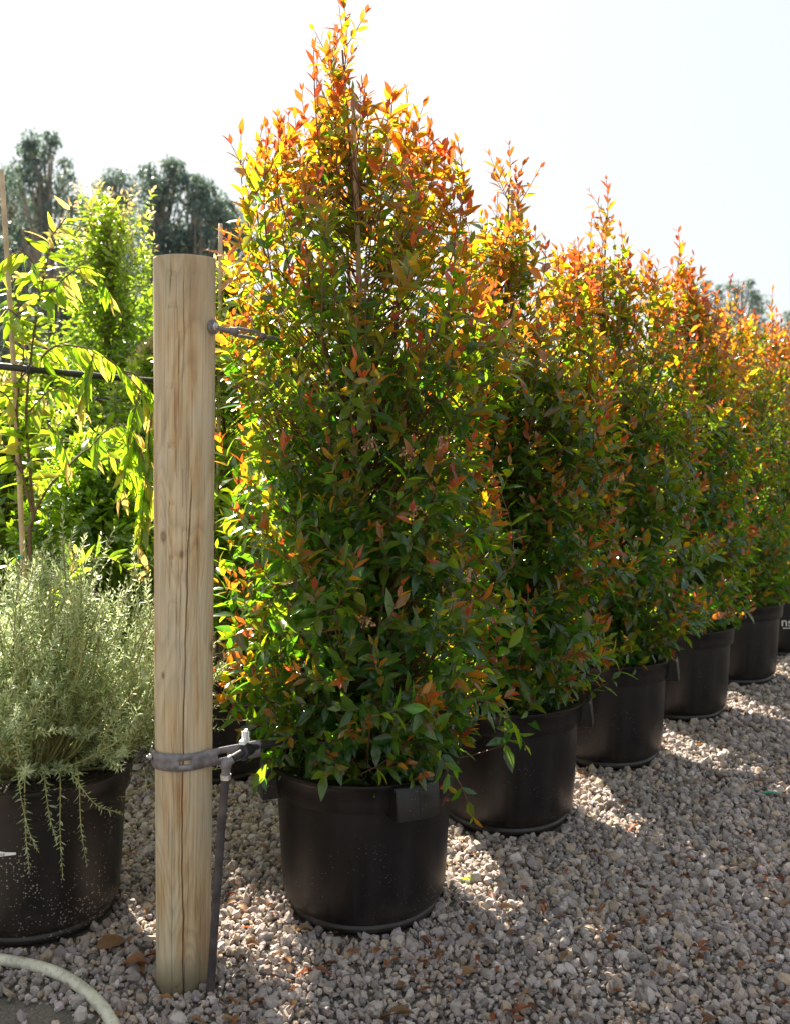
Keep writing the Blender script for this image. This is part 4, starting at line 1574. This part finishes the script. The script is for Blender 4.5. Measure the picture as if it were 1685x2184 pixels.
# ------------------------------------------------------------------ far gum trees
def gum_tree(u, vtop, Y, wid, seed, label, clumps=46, per=190, low=.25):
    r = np.random.default_rng(seed)
    H = (EYE + (VH - vtop) / F * Y - GZ) * 1.01
    base = np.array([(u - UC) / F * Y, Y, GZ])
    W = wid / F * Y / 2 * 1.15
    t = thing('gum_tree', label, 'tree', tuple(base), 'tall gum trees in the distance')
    trunk = spline([[0, 0, 0], [r.normal() * .02 * H, 0, H * .3], [r.normal() * .03 * H, r.normal() * .02 * H, H * .62], [0, 0, H * .96]], 18)
    parts = []
    V1, q1 = tubes(trunk[None], np.linspace(.018 * H, .002 * H, 18)[None], 8)
    parts.append((V1, [q1]))
    pos, dirs, sz = [], [], []
    clumps = int(clumps * 2.6)
    for k in range(clumps):
        f = low + (1 - low) * ((k + r.uniform()) / clumps)
        a = r.uniform(0, 2 * np.pi)
        rad = W * np.interp(f, [low, low + .15, .6, .85, 1], [.8, 1.0, 1.05, .85, .30]) * r.uniform(.3, 1.1)
        c = np.array([math.cos(a) * rad, math.sin(a) * rad * .8, f * H * .97])
        i0 = max(0, min(17, int((f - .16 - .2 * rad / W) * 18)))
        limb = spline([trunk[i0], trunk[i0] * .45 + c * .55 + np.array([0, 0, -.03 * H]), c], 7)
        V_, q_ = tubes(limb[None], np.linspace(.006 * H, .0012 * H, 7)[None], 4)
        parts.append((V_, [q_]))
        cr = r.uniform(.03, .06) * H * (1.0 if f < .9 else .75)
        n = int(per * .46 * r.uniform(.6, 1.3))
        dd = unit(r.normal(size=(n, 3)))
        rr_ = cr * r.uniform(.25, 1, (n, 1)) ** .6
        pos.append(c + dd * rr_ * np.array([1.05, 1, .75]) + np.array([0, 0, -.1]) * cr)
        dirs.append(unit(np.array([0, 0, -.8]) + r.normal(size=(n, 3)) * .55))
        sz.append(r.uniform(.14, .30, n) * (H / 13) ** .5)
    pos, dirs, sz = np.vstack(pos), np.vstack(dirs), np.concatenate(sz)
    V_, f_ = join(parts)
    link('trunk', mesh_np('trunk', V_, f_, M['gum_bark']), t)
    n = len(pos)
    V, Fx, C = leaves_mesh(GUM, pos, frames(dirs, r.normal(size=(n, 3))), sz, np.clip(r.normal(.4, .25, n), 0, 1), r.uniform(0, 1, n))
    link('crown', mesh_np('crown', V, [Fx], M['gum'], C), t, kind='stuff')


gum_tree(92, 272, 42, 190, 81, 'tallest distant gum tree with open gaps in its crown, at upper left', 44, 200, .30)
gum_tree(10, 350, 46, 150, 82, 'distant gum tree cut by the left edge', 46, 220, .12)
gum_tree(248, 350, 52, 170, 83, 'paler distant gum tree between the tallest one and the twin topped ones', 50, 210, .12)
gum_tree(352, 325, 44, 160, 84, 'distant gum tree with a knobbly top just left of the post top', 56, 230, .12)
gum_tree(425, 360, 43, 150, 85, 'dense distant gum tree behind the post top', 58, 240, .10)
gum_tree(480, 415, 45, 140, 86, 'distant gum tree half hidden by the tallest shrub', 50, 230, .10)
gum_tree(170, 430, 47, 150, 87, 'lower distant gum tree between the tallest and the paler one', 46, 230, .08)
gum_tree(1585, 588, 62, 120, 88, 'lone distant gum tree standing above the row at right', 40, 170, .2)
gum_tree(1510, 590, 64, 100, 89, 'distant gum tree half hidden behind the fourth shrub', 36, 170, .2)
gum_tree(1700, 650, 66, 90, 90, 'small distant gum tree at the right edge', 30, 170, .2)

# ------------------------------------------------------------------ litter on the gravel
def litter(u, v, L_, tnt, label, group=None, yaw=None, name='dry_leaf', mat='dry', pitch=None):
    Y = (EYE - .012) * F / (v - VH)
    V, Fx, C = leaves_mesh(DRY, np.zeros((1, 3)), np.eye(3)[None], np.array([L_]), np.array([tnt]), np.array([random.random()]))
    r1 = random.uniform(.6, 1.4)
    V[:, 0] *= r1
    V[:, 2] *= random.uniform(.6, 1.5)
    o = link(name, mesh_np(name, V, [Fx], M[mat], C))
    o.location = ((u - UC) / F * Y, Y, .010 + random.uniform(0, .004))
    o.rotation_euler = (random.uniform(-.25, .3) if pitch is None else pitch, random.uniform(-.5, .5), random.uniform(0, 6.28) if yaw is None else yaw)
    tag(o, label, 'leaf', group)
    return o


named = [
    (668, 1985, .062, .1, 'curled tan leaf at the foot of the front pot', 1.3),
    (700, 1995, .05, .45, 'orange brown leaf touching the front pot base', -.6),
    (205, 2022, .085, .35, 'large olive brown leaf on the gravel below the speckled pot', -.9),
    (318, 2057, .08, .5, 'curled brown leaf on the gravel just left of the post foot', 1.5),
    (885, 2165, .10, .2, 'large tan leaf at the bottom edge in the middle', 1.2),
    (1040, 2060, .06, .05, 'forked pale leaf standing up in the gravel at right of centre', .2),
    (1020, 2075, .07, .3, 'tan leaf lying beside the forked pale leaf', 1.6),
    (620, 2055, .055, .35, 'brown leaf on the gravel right of the post', .6),
    (668, 2072, .045, .95, 'dark red leaf on the gravel below the front pot', 1.4),
    (1195, 2050, .05, .15, 'beige leaf curled up in the shaded gravel', -.5),
    (1130, 2150, .05, .8, 'reddish leaf near the bottom edge', 1.9),
    (1435, 1955, .05, .6, 'brown leaf on the gravel at right', .8),
]
for (u, v, L_, tn, lab, yaw) in named:
    litter(u, v, L_, tn, lab, None, yaw)
o = litter(1003, 1878, .04, .3, 'fresh yellow green leaf in the sunny patch beside the front pot', None, .7, mat='lemon')
rr = np.random.default_rng(55)
cnt = 0
while cnt < 240:
    v = 1500 + 690 * rr.uniform() ** .9
    u = rr.uniform(250, 1690)
    Y = EYE * F / (v - VH)
    x = (u - UC) / F * Y
    if any(np.hypot(x - p[0], Y - p[1]) < .25 for p in row + [LEFT_POT, BACK_POT]) or np.hypot(x - POST[0], Y - POST[1]) < .1:
        continue
    tn = rr.uniform(.25, 1)
    hue = 'tan brown' if tn < .5 else ('orange brown' if tn < .75 else 'dark red')
    dist = [np.hypot(x - p[0], Y - p[1]) for p in row[:5]]
    k = int(np.argmin(dist))
    if dist[k] < .5:
        zone = 'by the ' + ('front', 'second', 'third', 'fourth', 'fifth')[k] + ' pot of the row'
    elif x < -.3:
        zone = 'around the foot of the wooden post'
    elif Y < 2.75:
        zone = 'in the near foreground'
    else:
        zone = 'in the open gravel at right'
    litter(u, v, rr.uniform(.02, .05), tn, f'small dry {hue} leaf on the gravel {zone}', f'{hue} leaves on the gravel {zone}')
    cnt += 1
# crumbled leaf litter between the stones
nc = 1500
cy = rr.uniform(2.3, 6.8, nc * 2) ** 1.0
cx = rr.uniform(-.30, .42, nc * 2) * cy
okc = np.ones(nc * 2, bool)
for p in row + [LEFT_POT, BACK_POT]:
    okc &= np.hypot(cx - p[0], cy - p[1]) > .25
cx, cy = cx[okc][:nc], cy[okc][:nc]
nc = len(cx)
Vc, Fc_, Cc = leaves_mesh(LEAF_FAR, np.stack([cx, cy, rr.uniform(.002, .012, nc)], -1), frames(np.stack([rr.normal(size=nc), rr.normal(size=nc), rr.normal(size=nc) * .25], -1), np.stack([rr.normal(size=nc) * .4, rr.normal(size=nc) * .4, np.ones(nc)], -1)),
                          rr.uniform(.008, .022, nc), rr.uniform(.2, 1, nc), rr.uniform(0, 1, nc))
link('leaf_crumbs', mesh_np('leaf_crumbs', Vc, [Fc_], M['dry'], Cc), kind='stuff', label='crumbled brown leaf litter lodged between the gravel stones')
# scrap of green tape
Vt = np.array([(0, 0, 0), (.03, .004, .004), (.055, .0, .001), (.055, .012, .002), (.03, .014, .006), (0, .011, .001)])
o = link('plastic_scrap', mesh_np('plastic_scrap', Vt, [np.array([(0, 1, 4, 5), (1, 2, 3, 4)])], M['tie_green'], smooth=False))
Y = EYE * F / (1700 - VH)
o.location = ((1630 - UC) / F * Y, Y, .012)
o.modifiers.new('solid', 'SOLIDIFY').thickness = .001
tag(o, 'scrap of green plastic tape on the shaded gravel at right', 'tape')
